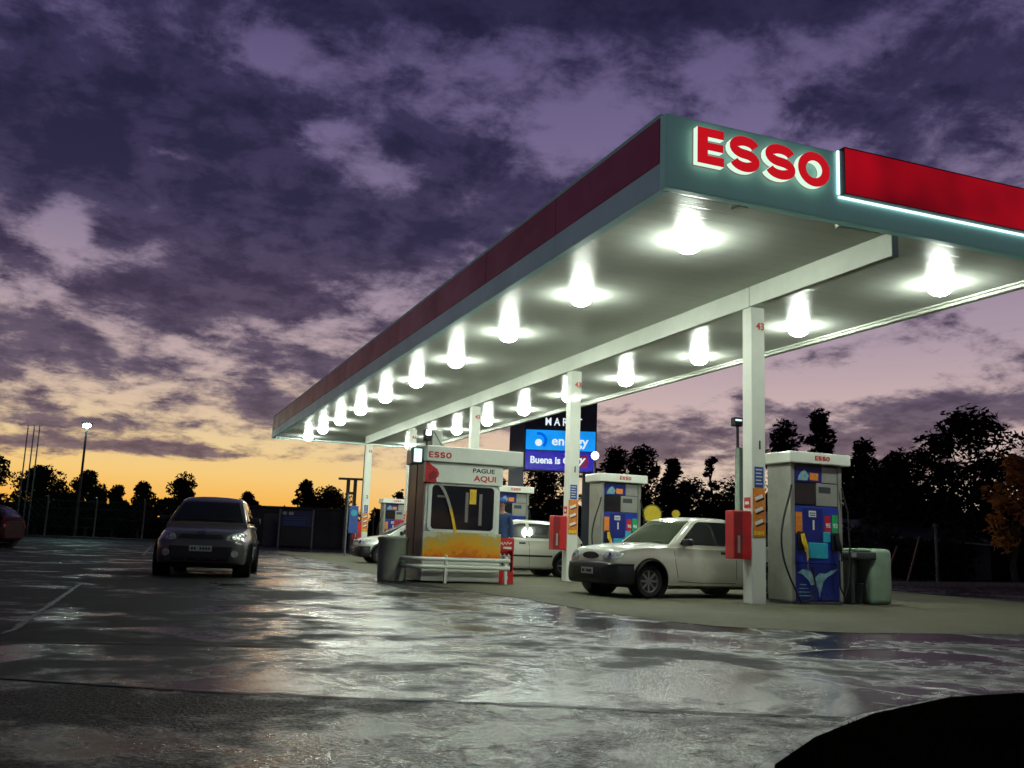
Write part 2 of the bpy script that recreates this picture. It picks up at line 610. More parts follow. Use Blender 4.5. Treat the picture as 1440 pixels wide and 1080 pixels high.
def stroke(path, t):
    """thick polyline as a closed outline"""
    P = [Vector(p) for p in path]
    Lf, Rt = [], []
    for i, p in enumerate(P):
        d = (P[min(i + 1, len(P) - 1)] - P[max(i - 1, 0)]).normalized()
        n = Vector((-d.y, d.x))
        Lf.append(p + n * t / 2)
        Rt.append(p - n * t / 2)
    return [tuple(q) for q in Lf + Rt[::-1]]


# ------------------------------------------------------------------ camera
def make_camera():
    f, yaw, pitch, roll = 1330.034, .37262, .166, .0385
    F = Vector((math.sin(yaw) * math.cos(pitch), math.cos(yaw) * math.cos(pitch), math.sin(pitch)))
    Rt = Vector((math.cos(yaw), -math.sin(yaw), 0))
    U = Rt.cross(F)
    c, s = math.cos(roll), math.sin(roll)
    # the picture content is turned clockwise by roll
    X = Rt * c + U * s
    Y = -Rt * s + U * c
    m = Matrix((X, Y, -F)).transposed().to_4x4()
    m.translation = Vector((-5.404, -9.149, .801))
    cd = bpy.data.cameras.new('camera')
    cd.sensor_width = 36
    cd.lens = f / 1440 * 36
    cd.clip_start = .05
    cd.clip_end = 3000
    o = bpy.data.objects.new('camera', cd)
    COL.objects.link(o)
    o.matrix_world = m
    scene.camera = o


make_camera()

# ------------------------------------------------------------------ dusk sky
def make_sky():
    w = bpy.data.worlds.new('World')
    scene.world = w
    w.use_nodes = True
    nt = w.node_tree
    N, L = nt.nodes, nt.links
    N.clear()
    tc = N.new('ShaderNodeTexCoord')
    sep = N.new('ShaderNodeSeparateXYZ')
    L.new(tc.outputs['Generated'], sep.inputs[0])
    x, y, z = sep.outputs
    el = mnode(nt, 'MULTIPLY', mnode(nt, 'ARCSINE', z), 180 / PI)
    az = mnode(nt, 'MULTIPLY', mnode(nt, 'ARCTAN2', x, y), 180 / PI)

    def srgb(c):
        return [((v / 255) / 12.92 if v / 255 <= .04045 else ((v / 255 + .055) / 1.055) ** 2.4) for v in c]

    def ramp(stops):
        r = N.new('ShaderNodeValToRGB')
        e = r.color_ramp.elements
        while len(e) < len(stops):
            e.new(.5)
        for q, (deg, c) in zip(e, stops):
            q.position = max(0, min(1, (deg + 2) / 62))
            q.color = (*srgb(c), 1)
        fac = mnode(nt, 'DIVIDE', mnode(nt, 'ADD', el, 2), 62, True)
        L.new(fac, r.inputs['Fac'])
        return r.outputs['Color']

    def mix(fac, a, b):
        m = N.new('ShaderNodeMix')
        m.data_type = 'RGBA'
        L.new(fac, m.inputs['Factor'])
        L.new(a, m.inputs['A'])
        L.new(b, m.inputs['B'])
        return m.outputs['Result']

    west = ramp([(-2, (150, 85, 35)), (0, (232, 150, 58)), (1.6, (247, 182, 82)), (3.2, (246, 202, 122)), (5., (235, 205, 152)), (6.8, (222, 194, 164)),
                 (9.5, (196, 172, 168)), (13, (168, 148, 162)), (18, (132, 118, 146)), (24, (110, 98, 136)), (31, (84, 75, 115)), (40, (38, 35, 62)), (60, (22, 20, 40))])
    north = ramp([(-2, (110, 80, 60)), (0, (190, 150, 116)), (2, (232, 204, 164)), (3.5, (232, 206, 180)), (5.5, (216, 190, 180)), (8, (204, 178, 176)),
                  (12, (172, 152, 166)), (18, (134, 120, 148)), (24, (114, 102, 140)), (31, (90, 80, 120)), (40, (38, 35, 62)), (60, (22, 20, 40))])
    side = mnode(nt, 'MULTIPLY', mnode(nt, 'SUBTRACT', az, 10), 1 / 22., True)
    clear = mix(side, west, north)
    # away from the afterglow (behind the camera) the clear sky is dim blue-violet
    back = ramp([(-2, (30, 28, 44)), (4, (62, 58, 82)), (14, (60, 56, 86)), (30, (44, 41, 72)), (45, (28, 26, 48)), (60, (22, 20, 40))])
    far = mnode(nt, 'MULTIPLY', mnode(nt, 'SUBTRACT', mnode(nt, 'ABSOLUTE', mnode(nt, 'SUBTRACT', az, 16)), 42), 1 / 40., True)
    clear = mix(far, clear, back)
    cloud_lo = ramp([(-2, (90, 66, 58)), (1, (122, 94, 84)), (3, (106, 86, 86)), (6, (92, 76, 88)), (9, (78, 66, 85)), (13, (64, 53, 76)),
                     (18, (46, 41, 69)), (24, (36, 34, 61)), (31, (32, 30, 57)), (45, (20, 18, 36)), (60, (16, 14, 30))])
    cloud_hi = ramp([(-2, (120, 80, 65)), (1, (158, 122, 100)), (3, (140, 114, 110)), (6, (118, 100, 110)), (9, (102, 88, 106)), (13, (86, 73, 96)),
                     (18, (68, 60, 90)), (24, (56, 50, 82)), (31, (46, 42, 73)), (45, (24, 22, 42)), (60, (18, 16, 34))])
    # cloud layer seen in perspective
    zz = mnode(nt, 'MAXIMUM', mnode(nt, 'ADD', z, .24), .1)
    cv = N.new('ShaderNodeCombineXYZ')
    L.new(mnode(nt, 'DIVIDE', x, zz), cv.inputs[0])
    L.new(mnode(nt, 'DIVIDE', y, zz), cv.inputs[1])
    cv.inputs[2].default_value = SKY_SEED

    def noise(scale, detail, rough, dist=0.):
        n = N.new('ShaderNodeTexNoise')
        n.inputs['Scale'].default_value = scale
        n.inputs['Detail'].default_value = detail
        n.inputs['Roughness'].default_value = rough
        n.inputs['Distortion'].default_value = dist
        L.new(cv.outputs[0], n.inputs['Vector'])
        return n.outputs['Fac']
    n0 = noise(1.1, 3, .5)
    n1 = noise(3.3, 9, .60, .15)
    n2 = noise(9.5, 8, .66, .2)
    dens = mnode(nt, 'ADD', mnode(nt, 'MULTIPLY', n0, .25), mnode(nt, 'ADD', mnode(nt, 'MULTIPLY', n1, .48), mnode(nt, 'MULTIPLY', n2, .27)))
    # large cloud banks and gaps of this evening: (azimuth, elevation, half widths, amount)
    for a0, e0, sa, se, amp in SKY_BANKS:
        q = mnode(nt, 'ADD', mnode(nt, 'POWER', mnode(nt, 'MULTIPLY', mnode(nt, 'SUBTRACT', az, a0), 1 / sa), 2),
                  mnode(nt, 'POWER', mnode(nt, 'MULTIPLY', mnode(nt, 'SUBTRACT', el, e0), 1 / se), 2))
        g = mnode(nt, 'EXPONENT', mnode(nt, 'MULTIPLY', q, -1))
        dens = mnode(nt, 'ADD', dens, mnode(nt, 'MULTIPLY', g, amp))
    mr = N.new('ShaderNodeMapRange')
    mr.interpolation_type = 'SMOOTHSTEP'
    mr.inputs['From Min'].default_value = .445
    mr.inputs['From Max'].default_value = .555
    L.new(dens, mr.inputs['Value'])
    cover = mr.outputs['Result']
    thick = N.new('ShaderNodeMapRange')
    thick.interpolation_type = 'SMOOTHSTEP'
    thick.inputs['From Min'].default_value = .50
    thick.inputs['From Max'].default_value = .72
    L.new(mnode(nt, 'ADD', dens, mnode(nt, 'MULTIPLY', mnode(nt, 'SUBTRACT', n2, .5), .6)), thick.inputs['Value'])
    cloud = mix(thick.outputs['Result'], cloud_hi, cloud_lo)
    col = mix(cover, clear, cloud)
    # a trace of the physical twilight sky with the sun just under the horizon
    ns = N.new('ShaderNodeTexSky')
    ns.sky_type = 'NISHITA'
    ns.sun_disc = False
    ns.sun_elevation = R(-2)
    ns.sun_rotation = R(8)
    sc = N.new('ShaderNodeVectorMath')
    sc.operation = 'SCALE'
    sc.inputs['Scale'].default_value = .01
    L.new(ns.outputs[0], sc.inputs[0])
    ad = N.new('ShaderNodeVectorMath')
    ad.operation = 'ADD'
    L.new(col, ad.inputs[0])
    L.new(sc.outputs[0], ad.inputs[1])
    # nothing but dark ground below the horizon
    bg = N.new('ShaderNodeBackground')
    L.new(ad.outputs[0], bg.inputs['Color'])
    bg.inputs['Strength'].default_value = 1.
    out = N.new('ShaderNodeOutputWorld')
    L.new(bg.outputs[0], out.inputs[0])


SKY_SEED = 2.3
SKY_BANKS = [
    (-4, 24, 11, 5.5, .135), (9, 17.8, 10, 3.4, .125), (-7, 20, 4, 2.5, .10), (20, 32, 18, 2.4, .11), (42, 32, 14, 2.2, .07), (47, 24.5, 8, 4.5, .10), (-8, 30, 8, 3, .06),
    (17, 23.2, 5, 2.0, .10), (22, 20.5, 4, 1.6, .06), (4.5, 13.4, 6, 1.2, .06), (16, 18, 3, 2, .05),
    (26, 24.5, 5, 2.2, -.06), (33, 26.8, 6, 2.0, -.06), (13, 21.6, 3.0, 1.1, -.11), (8.5, 23.4, 3.0, 1.0, -.11), (5, 27.5, 2.0, 1.0, -.11), (-.5, 21.3, 2.0, 1.0, -.10), (-5.0, 16.4, 1.6, 2.0, -.13), (-7.5, 12.2, 4, 1.0, -.07), (16.5, 14.5, 3.5, 1.6, -.08), (21, 16.8, 2.5, 1.4, -.06),
    (3, 9.4, 12, 2.4, .03), (40, 10.5, 12, 2.6, -.055), (29, 9.0, 9, 1.8, -.07), (28, 5.4, 5, 1.0, .17), (47, 8.2, 6, .9, .10), (42, 6.6, 4, .4, .07), (12, 2.2, 34, 2.0, -.20), (1, 4.4, 10, .45, .15), (6.5, 6.9, 1.8, .9, .12), (-5, 5.9, 3, .6, .05)]
make_sky()

sd = bpy.data.lights.new('sun', 'SUN')
sd.energy = .03
sd.angle = R(8)
sd.color = (1., .62, .35)
sun = bpy.data.objects.new('sun', sd)
COL.objects.link(sun)
sun.rotation_euler = (R(88), 0, R(180 - 8))

# ------------------------------------------------------------------ the ground
def make_ground():
    struct(MB().sheet([(-900, -900), (900, -900), (900, 900), (-900, 900)], -.02).build('ground', M['earth']))
    lot = [(-80, -30), (60, -30), (60, 26), (40, 20.5), (19.3, 13.6), (14.2, 11.9), (13.2, 14), (13.2, 50), (9, 55), (-12, 59.5), (-40, 65), (-80, 72)]
    struct(MB().sheet(lot, 0).build('road', M['asphalt']))
    # the dry concrete under the canopy
    pad = [(11.5, -1.15), (4, -1.1), (1.9, -1.02), (1.1, -.78), (.5, -.3), (.18, .35), (.05, 1.3), (-.02, 4), (-.35, 7.4), (-.45, 10), (-.3, 13.8), (.25, 20), (.5, 35.5), (11.5, 35.5)]
    struct(MB().sheet(pad[::-1], .004).build('forecourt', M['pad']))
    # older patched strip crossing in front of the canopy and the coarse strip nearest the viewer
    struct(MB().sheet([(-30, 3.9), (-30, 6.2), (-6.15, -1.78), (-2.82, -2.46), (-1.37, -3.05), (-1.0, -4.75), (-1.96, -5.2), (-3.81, -4.47), (-5.27, -3.83), (-5.96, -3.43), (-12, -.9)], .004).build('road_patch', M['asphalt_patch']))
    struct(MB().sheet([(-30, 3.85), (-12, -.95), (-5.96, -3.46), (-5.27, -3.86), (-3.81, -4.50), (-2.0, -5.2), (-2.9, -6.2), (-3.6, -7.4), (-4.2, -10), (-4.4, -14), (-30, -14)], .004).build('road_apron', M['asphalt_near']))
    # irregular tar joints
    rnd = random.Random(5)

    def joint(name, pts, w, z, m, wob=.015):
        P = []
        for a, b in zip(pts[:-1], pts[1:]):
            n = max(2, int(math.dist(a, b) / .08))
            for k in range(n):
                t = k / n
                P.append((a[0] + (b[0] - a[0]) * t, a[1] + (b[1] - a[1]) * t))
        P.append(pts[-1])
        mb = MB()
        vs = []
        for i, p in enumerate(P):
            d = Vector(P[min(i + 1, len(P) - 1)]) - Vector(P[max(i - 1, 0)])
            d.normalize()
            n = Vector((-d.y, d.x))
            ww = w * (.6 + .8 * rnd.random())
            c = Vector(p) + n * (rnd.random() - .5) * wob
            vs += [(*(c + n * ww / 2), z), (*(c - n * ww / 2), z)]
        mb.add(vs, [[2 * i, 2 * i + 1, 2 * i + 3, 2 * i + 2] for i in range(len(P) - 1)])
        return struct(mb.build(name, m))
    joint('road_joint', [(-12, -.92), (-5.96, -3.45), (-5.27, -3.845), (-4.75, -4.12), (-3.81, -4.485), (-2.85, -4.92), (-2.0, -5.2)], .035, .008, M['tar'], .03)
    joint('road_joint', [(-5.55, -4.55), (-4.9, -4.85), (-4.55, -5.0)], .012, .008, M['tar'])
    joint('road_joint', [(-7.5, -1.45), (-6.15, -1.76), (-5.02, -1.83), (-2.82, -2.45)], .03, .008, M['tar'], .03)
    joint('road_seam', [(-1.62, -3.06), (-1.26, -3.95), (-1.05, -4.75)], .02, .008, M['paint_faded'], .01)
    joint('road_seam', [(-.6, -2.75), (.14, -2.46), (2.78, -2.17), (6, -1.8)], .03, .008, M['paint_faded'], .02)
    joint('road_line', [(-6.2, -1.2), (-6.16, -.81), (-5.98, 5.88)], .05, .006, M['paint_faded'], .02)
    joint('road_line', [(-5.0, 22), (-4.4, 40)], .10, .006, M['paint_faded'], .02)
    # flush concrete edging round the grass corner, with open joints
    edge = [(-3.75, -14), (-3.7, -9), (-3.52, -7.2), (-3.09, -6.07), (-2.57, -5.66), (-1.84, -5.21), (-.96, -4.84), (0.1, -4.72), (2.5, -4.6), (9, -4.3), (30, -3)]
    mb = MB()
    n = len(edge)

    def off(k, d):
        t = (Vector(edge[min(k + 1, n - 1)]) - Vector(edge[max(k - 1, 0)])).normalized()
        return Vector(edge[k]) + Vector((-t.y, t.x)) * d
    vs = []
    for k in range(n):
        vs += [(*off(k, .06), .009), (*off(k, 0), .009)]
    mb.add(vs, [[2 * k + 1, 2 * k + 3, 2 * k + 2, 2 * k] for k in range(n - 1)])
    struct(mb.build('kerb_edging', M['edging']))
    mb = MB()
    for (px, py), (dx, dy) in (((-2.80, -5.84), (-.15, .13)), ((-2.2, -5.44), (-.13, .16)), ((-1.43, -5.04), (-.10, .17)), ((-.6, -4.79), (-.05, .18)), ((-3.28, -6.5), (-.17, .06))):
        d = Vector((dx, dy)).normalized()
        q = Vector((-d.y, d.x)) * .016
        a, b = Vector((px, py)), Vector((px, py)) + d * .20
        mb.add([(*(a - q), .012), (*(b - q * .8), .012), (*(b + q * .8), .012), (*(a + q), .012)], [[0, 1, 2, 3]])
    struct(mb.build('edging_joints', M['tar']))
    # raised verge with rough grass
    inner = edge
    verge = inner + [(30, -30), (-3.75, -30)]
    mb = MB()
    mb.sheet(verge, .022)
    vs = []
    for k in range(len(inner)):
        vs += [(*inner[k], .022), (*inner[k], -.02)]
    mb.add(vs, [[2 * k, 2 * k + 1, 2 * k + 3, 2 * k + 2] for k in range(len(inner) - 1)])
    struct(mb.build('verge', M['grass']))
    mb = MB()
    from mathutils.geometry import intersect_point_tri_2d
    tris = tessellate_polygon([[Vector((p[0], p[1], 0)) for p in verge]])
    cnt = 0
    while cnt < 24000:
        px, py = rnd.uniform(-3.7, 3.), rnd.uniform(-8, -4.6)
        if not any(intersect_point_tri_2d(Vector((px, py)), *[Vector(verge[i]) for i in t]) for t in tris):
            continue
        cnt += 1
        h = rnd.uniform(.008, .035)
        a = rnd.uniform(0, 2 * PI)
        w = .0025
        lx, ly = rnd.uniform(-.04, .04), rnd.uniform(-.04, .04)
        mb.add([(px - w * math.cos(a), py - w * math.sin(a), .018), (px + w * math.cos(a), py + w * math.sin(a), .018), (px + lx, py + ly, .022 + h)], [[0, 1, 2]])
    g = mb.build('grass', M['grass'])
    g['kind'] = 'stuff'
    g['label'] = 'short dark grass on the verge in the near right corner'
    # far kerbs of the lot
    def kerb(name, pts, w=.14, h=.12):
        mb = MB()
        for a, b in zip(pts[:-1], pts[1:]):
            d = Vector(b) - Vector(a)
            ln = d.length
            ang = math.atan2(d.y, d.x)
            k = max(1, int(ln / 1.))
            for i in range(k):
                mb.box(i * ln / k + .006, (i + 1) * ln / k - .006, -w / 2, w / 2, -.03, h, .015, 1, xf=T(a[0], a[1], 0, rz=ang))
        struct(mb.build(name, M['edging']))
    kerb('far_kerb', [(13.3, 14), (14.2, 12.0), (19.3, 13.7), (40, 20.6)])
    kerb('far_kerb', [(-40, 65), (-12, 59.5), (9, 55.)])


make_ground()

# ------------------------------------------------------------------ the canopy
def S_path(cx, cz, w, h, t):
    rx, ry = (w - t) / 2, (h - t) / 4
    p = []
    for k in range(17):
        a = R(14) + (R(270) - R(14)) * k / 16
        p.append((cx + rx * math.cos(a), cz + ry + ry * math.sin(a)))
    for k in range(1, 17):
        a = R(90) - (R(90) + R(166)) * k / 16
        p.append((cx + rx * math.cos(a), cz - ry + ry * math.sin(a)))
    return p


def big_letter(mb, kind, x0, x1, z0, z1, t, d0, d1, side=None):
    w, h = x1 - x0, z1 - z0
    cx, cz = (x0 + x1) / 2, (z0 + z1) / 2
    if kind == 'E':
        a = t * .76
        mb.prism([(x0, z0), (x1, z0), (x1, z0 + a), (x0 + t, z0 + a), (x0 + t, cz - a * .45), (x1 - .03 * w, cz - a * .45), (x1 - .03 * w, cz + a * .45), (x0 + t, cz + a * .45),
                  (x0 + t, z1 - a), (x1, z1 - a), (x1, z1), (x0, z1)], d0, d1, side=side)
    elif kind == 'S':
        mb.prism(stroke(S_path(cx, cz, w, h, t), t), d0, d1, side=side)
    else:
        n = 40
        o = circle(cx, cz, w / 2, h / 2, n)
        i_ = circle(cx, cz, w / 2 - t, h / 2 - t * .92, n)
        vs = [(x, d0, z) for x, z in o] + [(x, d0, z) for x, z in i_] + [(x, d1, z) for x, z in o] + [(x, d1, z) for x, z in i_]
        F1, F2 = [], []
        for k in range(n):
            j = (k + 1) % n
            F1.append([k, j, n + j, n + k])
            F2.append([k, 2 * n + k, 2 * n + j, j])
            F2.append([n + k, n + j, 3 * n + j, 3 * n + k])
        keep = mb.cur
        mb.add(vs, F1)
        if side is not None:
            mb.cur = side
        mb.add(vs, F2)
        mb.cur = keep


ZB, ZT, LEN, WID, ZS = 4.961, 5.883, 33.76, 7.048, 5.035


def make_canopy():
    c = thing('fuel_canopy', 'long flat station canopy with teal and red fascia and white soffit over the pumps', 'canopy')
    MB().box(.16, WID - .16, .16, LEN - .16, ZS + .03, ZT - .12).build('roof_deck', M['roof'], c)
    # soffit of narrow strips
    MB().box(.12, WID - .12, .12, LEN - .12, ZS, ZS + .026).build('soffit', M['soffit'], c)
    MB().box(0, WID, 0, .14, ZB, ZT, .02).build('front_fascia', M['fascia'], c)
    mb = MB()
    y = .143
    while y < LEN - .2:
        y1 = min(y + 3.0, LEN)
        mb.box(0, .14, y, y1 - .007, ZB, ZT, .006, 1)
        y = y1
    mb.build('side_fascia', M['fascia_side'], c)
    MB().box(WID - .14, WID, .143, LEN, ZB, ZT, .015).build('side_fascia', M['steel_white'], c)
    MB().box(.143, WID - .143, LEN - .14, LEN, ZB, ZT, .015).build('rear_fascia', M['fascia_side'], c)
    mb = MB()
    y = .14
    while y < 33.5:
        y1 = min(y + 2.98, 33.6)
        mb.box(-.014, .003, y, y1, 5.30, 5.872, .004, 1)
        y = y1 + .012
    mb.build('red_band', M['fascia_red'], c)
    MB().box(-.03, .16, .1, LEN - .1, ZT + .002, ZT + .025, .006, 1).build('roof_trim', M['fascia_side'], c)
    # inner lips of the fascias and shadow groove
    mb = MB()
    mb.box(.145, .2, .2, LEN - .2, ZS - .03, ZS - .001)
    mb.box(WID - .2, WID - .145, .2, LEN - .2, ZS - .03, ZS - .001)
    mb.box(.2, WID - .2, .145, .19, ZS - .03, ZS - .001)
    mb.box(.2, WID - .2, LEN - .19, LEN - .145, ZS - .03, ZS - .001)
    mb.build('soffit_trim', M['steel_white'], c)
    # centre beam in butted lengths
    mb = MB()
    ys = [.168, 3.30, 10.06, 16.82, 23.58, 30.34, 30.62]
    for a, b in zip(ys[:-1], ys[1:]):
        mb.box(3.524, 3.64, a + .006, b - .006, 4.703, ZS - .002, .006, 1)
    mb.build('centre_beam', M['steel_white'], c)
    MB().box(1.15, 1.30, .21, .36, ZS - .05, ZS - .002, .006, 1).build('conduit_cover', M['steel_white'], c)
    MB().box(2.7, 3.35, .20, .30, ZS - .06, ZS - .002, .006, 1).build('conduit_cover', M['steel_white'], c)
    # red back-lit light box and its led edge
    p = MB().box(2.525, WID + .05, -.115, -.03, 5.292, 5.893, .006, 1).build('lit_sign_panel', M['red_lit'], c)
    mb = MB()
    mb.box(2.512, 2.523, -.12, -.03, 5.282, 5.90)
    mb.box(2.524, WID + .05, -.12, -.03, 5.279, 5.290)
    mb.box(2.524, WID + .05, -.12, -.03, 5.895, 5.903)
    mb.build('panel_frame', M['black'], p)
    mb = MB()
    mb.box(2.485, 2.51, -.035, -.006, 5.30, 5.88)
    mb.box(2.50, WID + .04, -.035, -.006, 5.255, 5.278)
    mb.build('led_strip', M['led'], p)
    for k, x0, x1 in (('E', .365, .735), ('S', .812, 1.246), ('S', 1.325, 1.775), ('O', 1.812, 2.300)):
        mb = MB()
        big_letter(mb, k, x0, x1, 5.297, 5.748, .145 if k == 'E' else .122, -.10, -.012, side=1)
        mb.build('sign_letter', [M['red_face'], M['letter_side']], c)


make_canopy()

# lamps: two rows of ten
ORD = ['nearest', 'second', 'third', 'fourth', 'fifth', 'sixth', 'seventh', 'eighth', 'ninth', 'farthest']


def make_lamps():
    lamp = thing('canopy_lamp', '', 'lamp', (1.378, 1.705, ZS), group='round lamps under the canopy')
    MB().box(-.22, .22, -.22, .22, -.010, -.001, .003, 1).build('housing', M['lamp_housing'], lamp)
    prof = [(.0, -.20), (.05, -.197), (.10, -.18), (.145, -.15), (.175, -.11), (.195, -.06), (.20, -.0105)]
    MB().lathe(prof, 28).build('lens', M['lamp'], lamp, 60)
    for row, x in (('left', 1.378), ('right', 5.93)):
        for i in range(10):
            o = lamp if (row == 'left' and i == 0) else copy_tree(lamp)
            o.location = (x, 1.705 + 3.402 * i, ZS)
            where = {0: 'nearest to the sign fascia', 9: 'farthest from the sign fascia'}.get(i, ORD[i] + ' from the sign fascia')
            o['label'] = 'lit round canopy lamp, %s in the %s row' % (where, row)


make_lamps()

# ------------------------------------------------------------------ columns, boxes and pumps
PITCH = 6.76
COLW = ['nearest the viewer', 'second from the viewer, left of the deep blue sign', 'rising behind the pay kiosk roof', 'just left of the pay kiosk', 'farthest left, beyond the bin']


def make_columns():
    for i in range(5):
        y = 3.244 + PITCH * i
        c = thing('canopy_column', 'square white canopy column ' + COLW[i], 'column', (3.524, y, 0), group='columns of the canopy')
        mb = MB()
        mb.box(0, .255, 0, .245, .01, 4.694, .012, 2)
        mb.build('shaft', M['steel_white'], c)
        MB().box(-.03, .285, -.03, .275, 0, .012, .004, 1).build('base_plate', M['galv'], c)
        mb = MB()
        text(mb, '43', .09, -.003, 4.33, .16, .002, .004)
        mb.build('column_number', M['red_ink'], c)
        mb = MB()
        text(mb, '1' if i < 2 else '2', .10, -.003, 2.40, .19, .002, .004)
        mb.build('bay_number', M['ink'], c)
        b = MB().box(.045, .21, -.009, -.001, 1.80, 2.12, .002, 1).build('blue_label', M['blue_label'], c)
        mb = MB()
        for k in range(5):
            mb.box(.065, .185 - .02 * (k % 2), -.013, -.010, 1.845 + .055 * k, 1.862 + .055 * k)
        mb.build('print', M['white'], b)
        p = MB().box(.012, .238, -.009, -.001, 1.03, 1.785, .002, 1).build('price_label', M['orange'], c)
        mb = MB()
        for k in range(3):
            xf = T(.125, -.0115, 1.64 - .19 * k, ry=R(-22))
            mb.box(-.08, .07, -.0015, .0015, -.022, .03, xf=xf)
        mb.build('print', M['white'], p)
        mb = MB()
        for k in range(3):
            mb.box(-.075, .085, -.0025, .0005, -.055, -.03, xf=T(.125, -.0115, 1.64 - .19 * k, ry=R(-22)))
        mb.build('print', M['ink'], p)
        mb = MB()
        mb.box(.03, .22, -.013, -.010, 1.06, 1.12)
        mb.build('print', M['yellow'], p)
        s = MB().box(-.008, -.001, .04, .20, 1.48, 1.64, .002, 1).build('red_sticker', M['red'], c)
        MB().box(-.011, -.0085, .07, .17, 1.53, 1.575).build('print', M['white'], s)
        # sand and squeegee box hung on the column
        if i in (0, 1, 3, 4):
            w = {0: 'red metal box hung on the nearest column, overlapping the white pickup cab', 1: 'red metal box hung on the second column, in front of the light hatchback', 3: 'red metal box low on the column behind the bin',
                 4: 'red metal box hung on the farthest left column'}[i]
            g = thing('red_box', w, 'box', (3.524, y, 0), group='red boxes hung on the columns')
            MB().box(-.335, -.012, .005, .235, .685, 1.425, .012, 2).build('body', M['red'], g)
            MB().box(-.325, -.175, -.004, .004, .70, 1.41, .003, 1).build('door', M['red_dark'], g)
            MB().box(-.27, -.225, -.008, -.0045, .78, 1.04).build('window_slot', M['silver_panel'], g)
            MB().box(-.195, -.183, -.022, -.0045, 1.0, 1.1, .003, 1).build('handle', M['galv'], g)


make_columns()


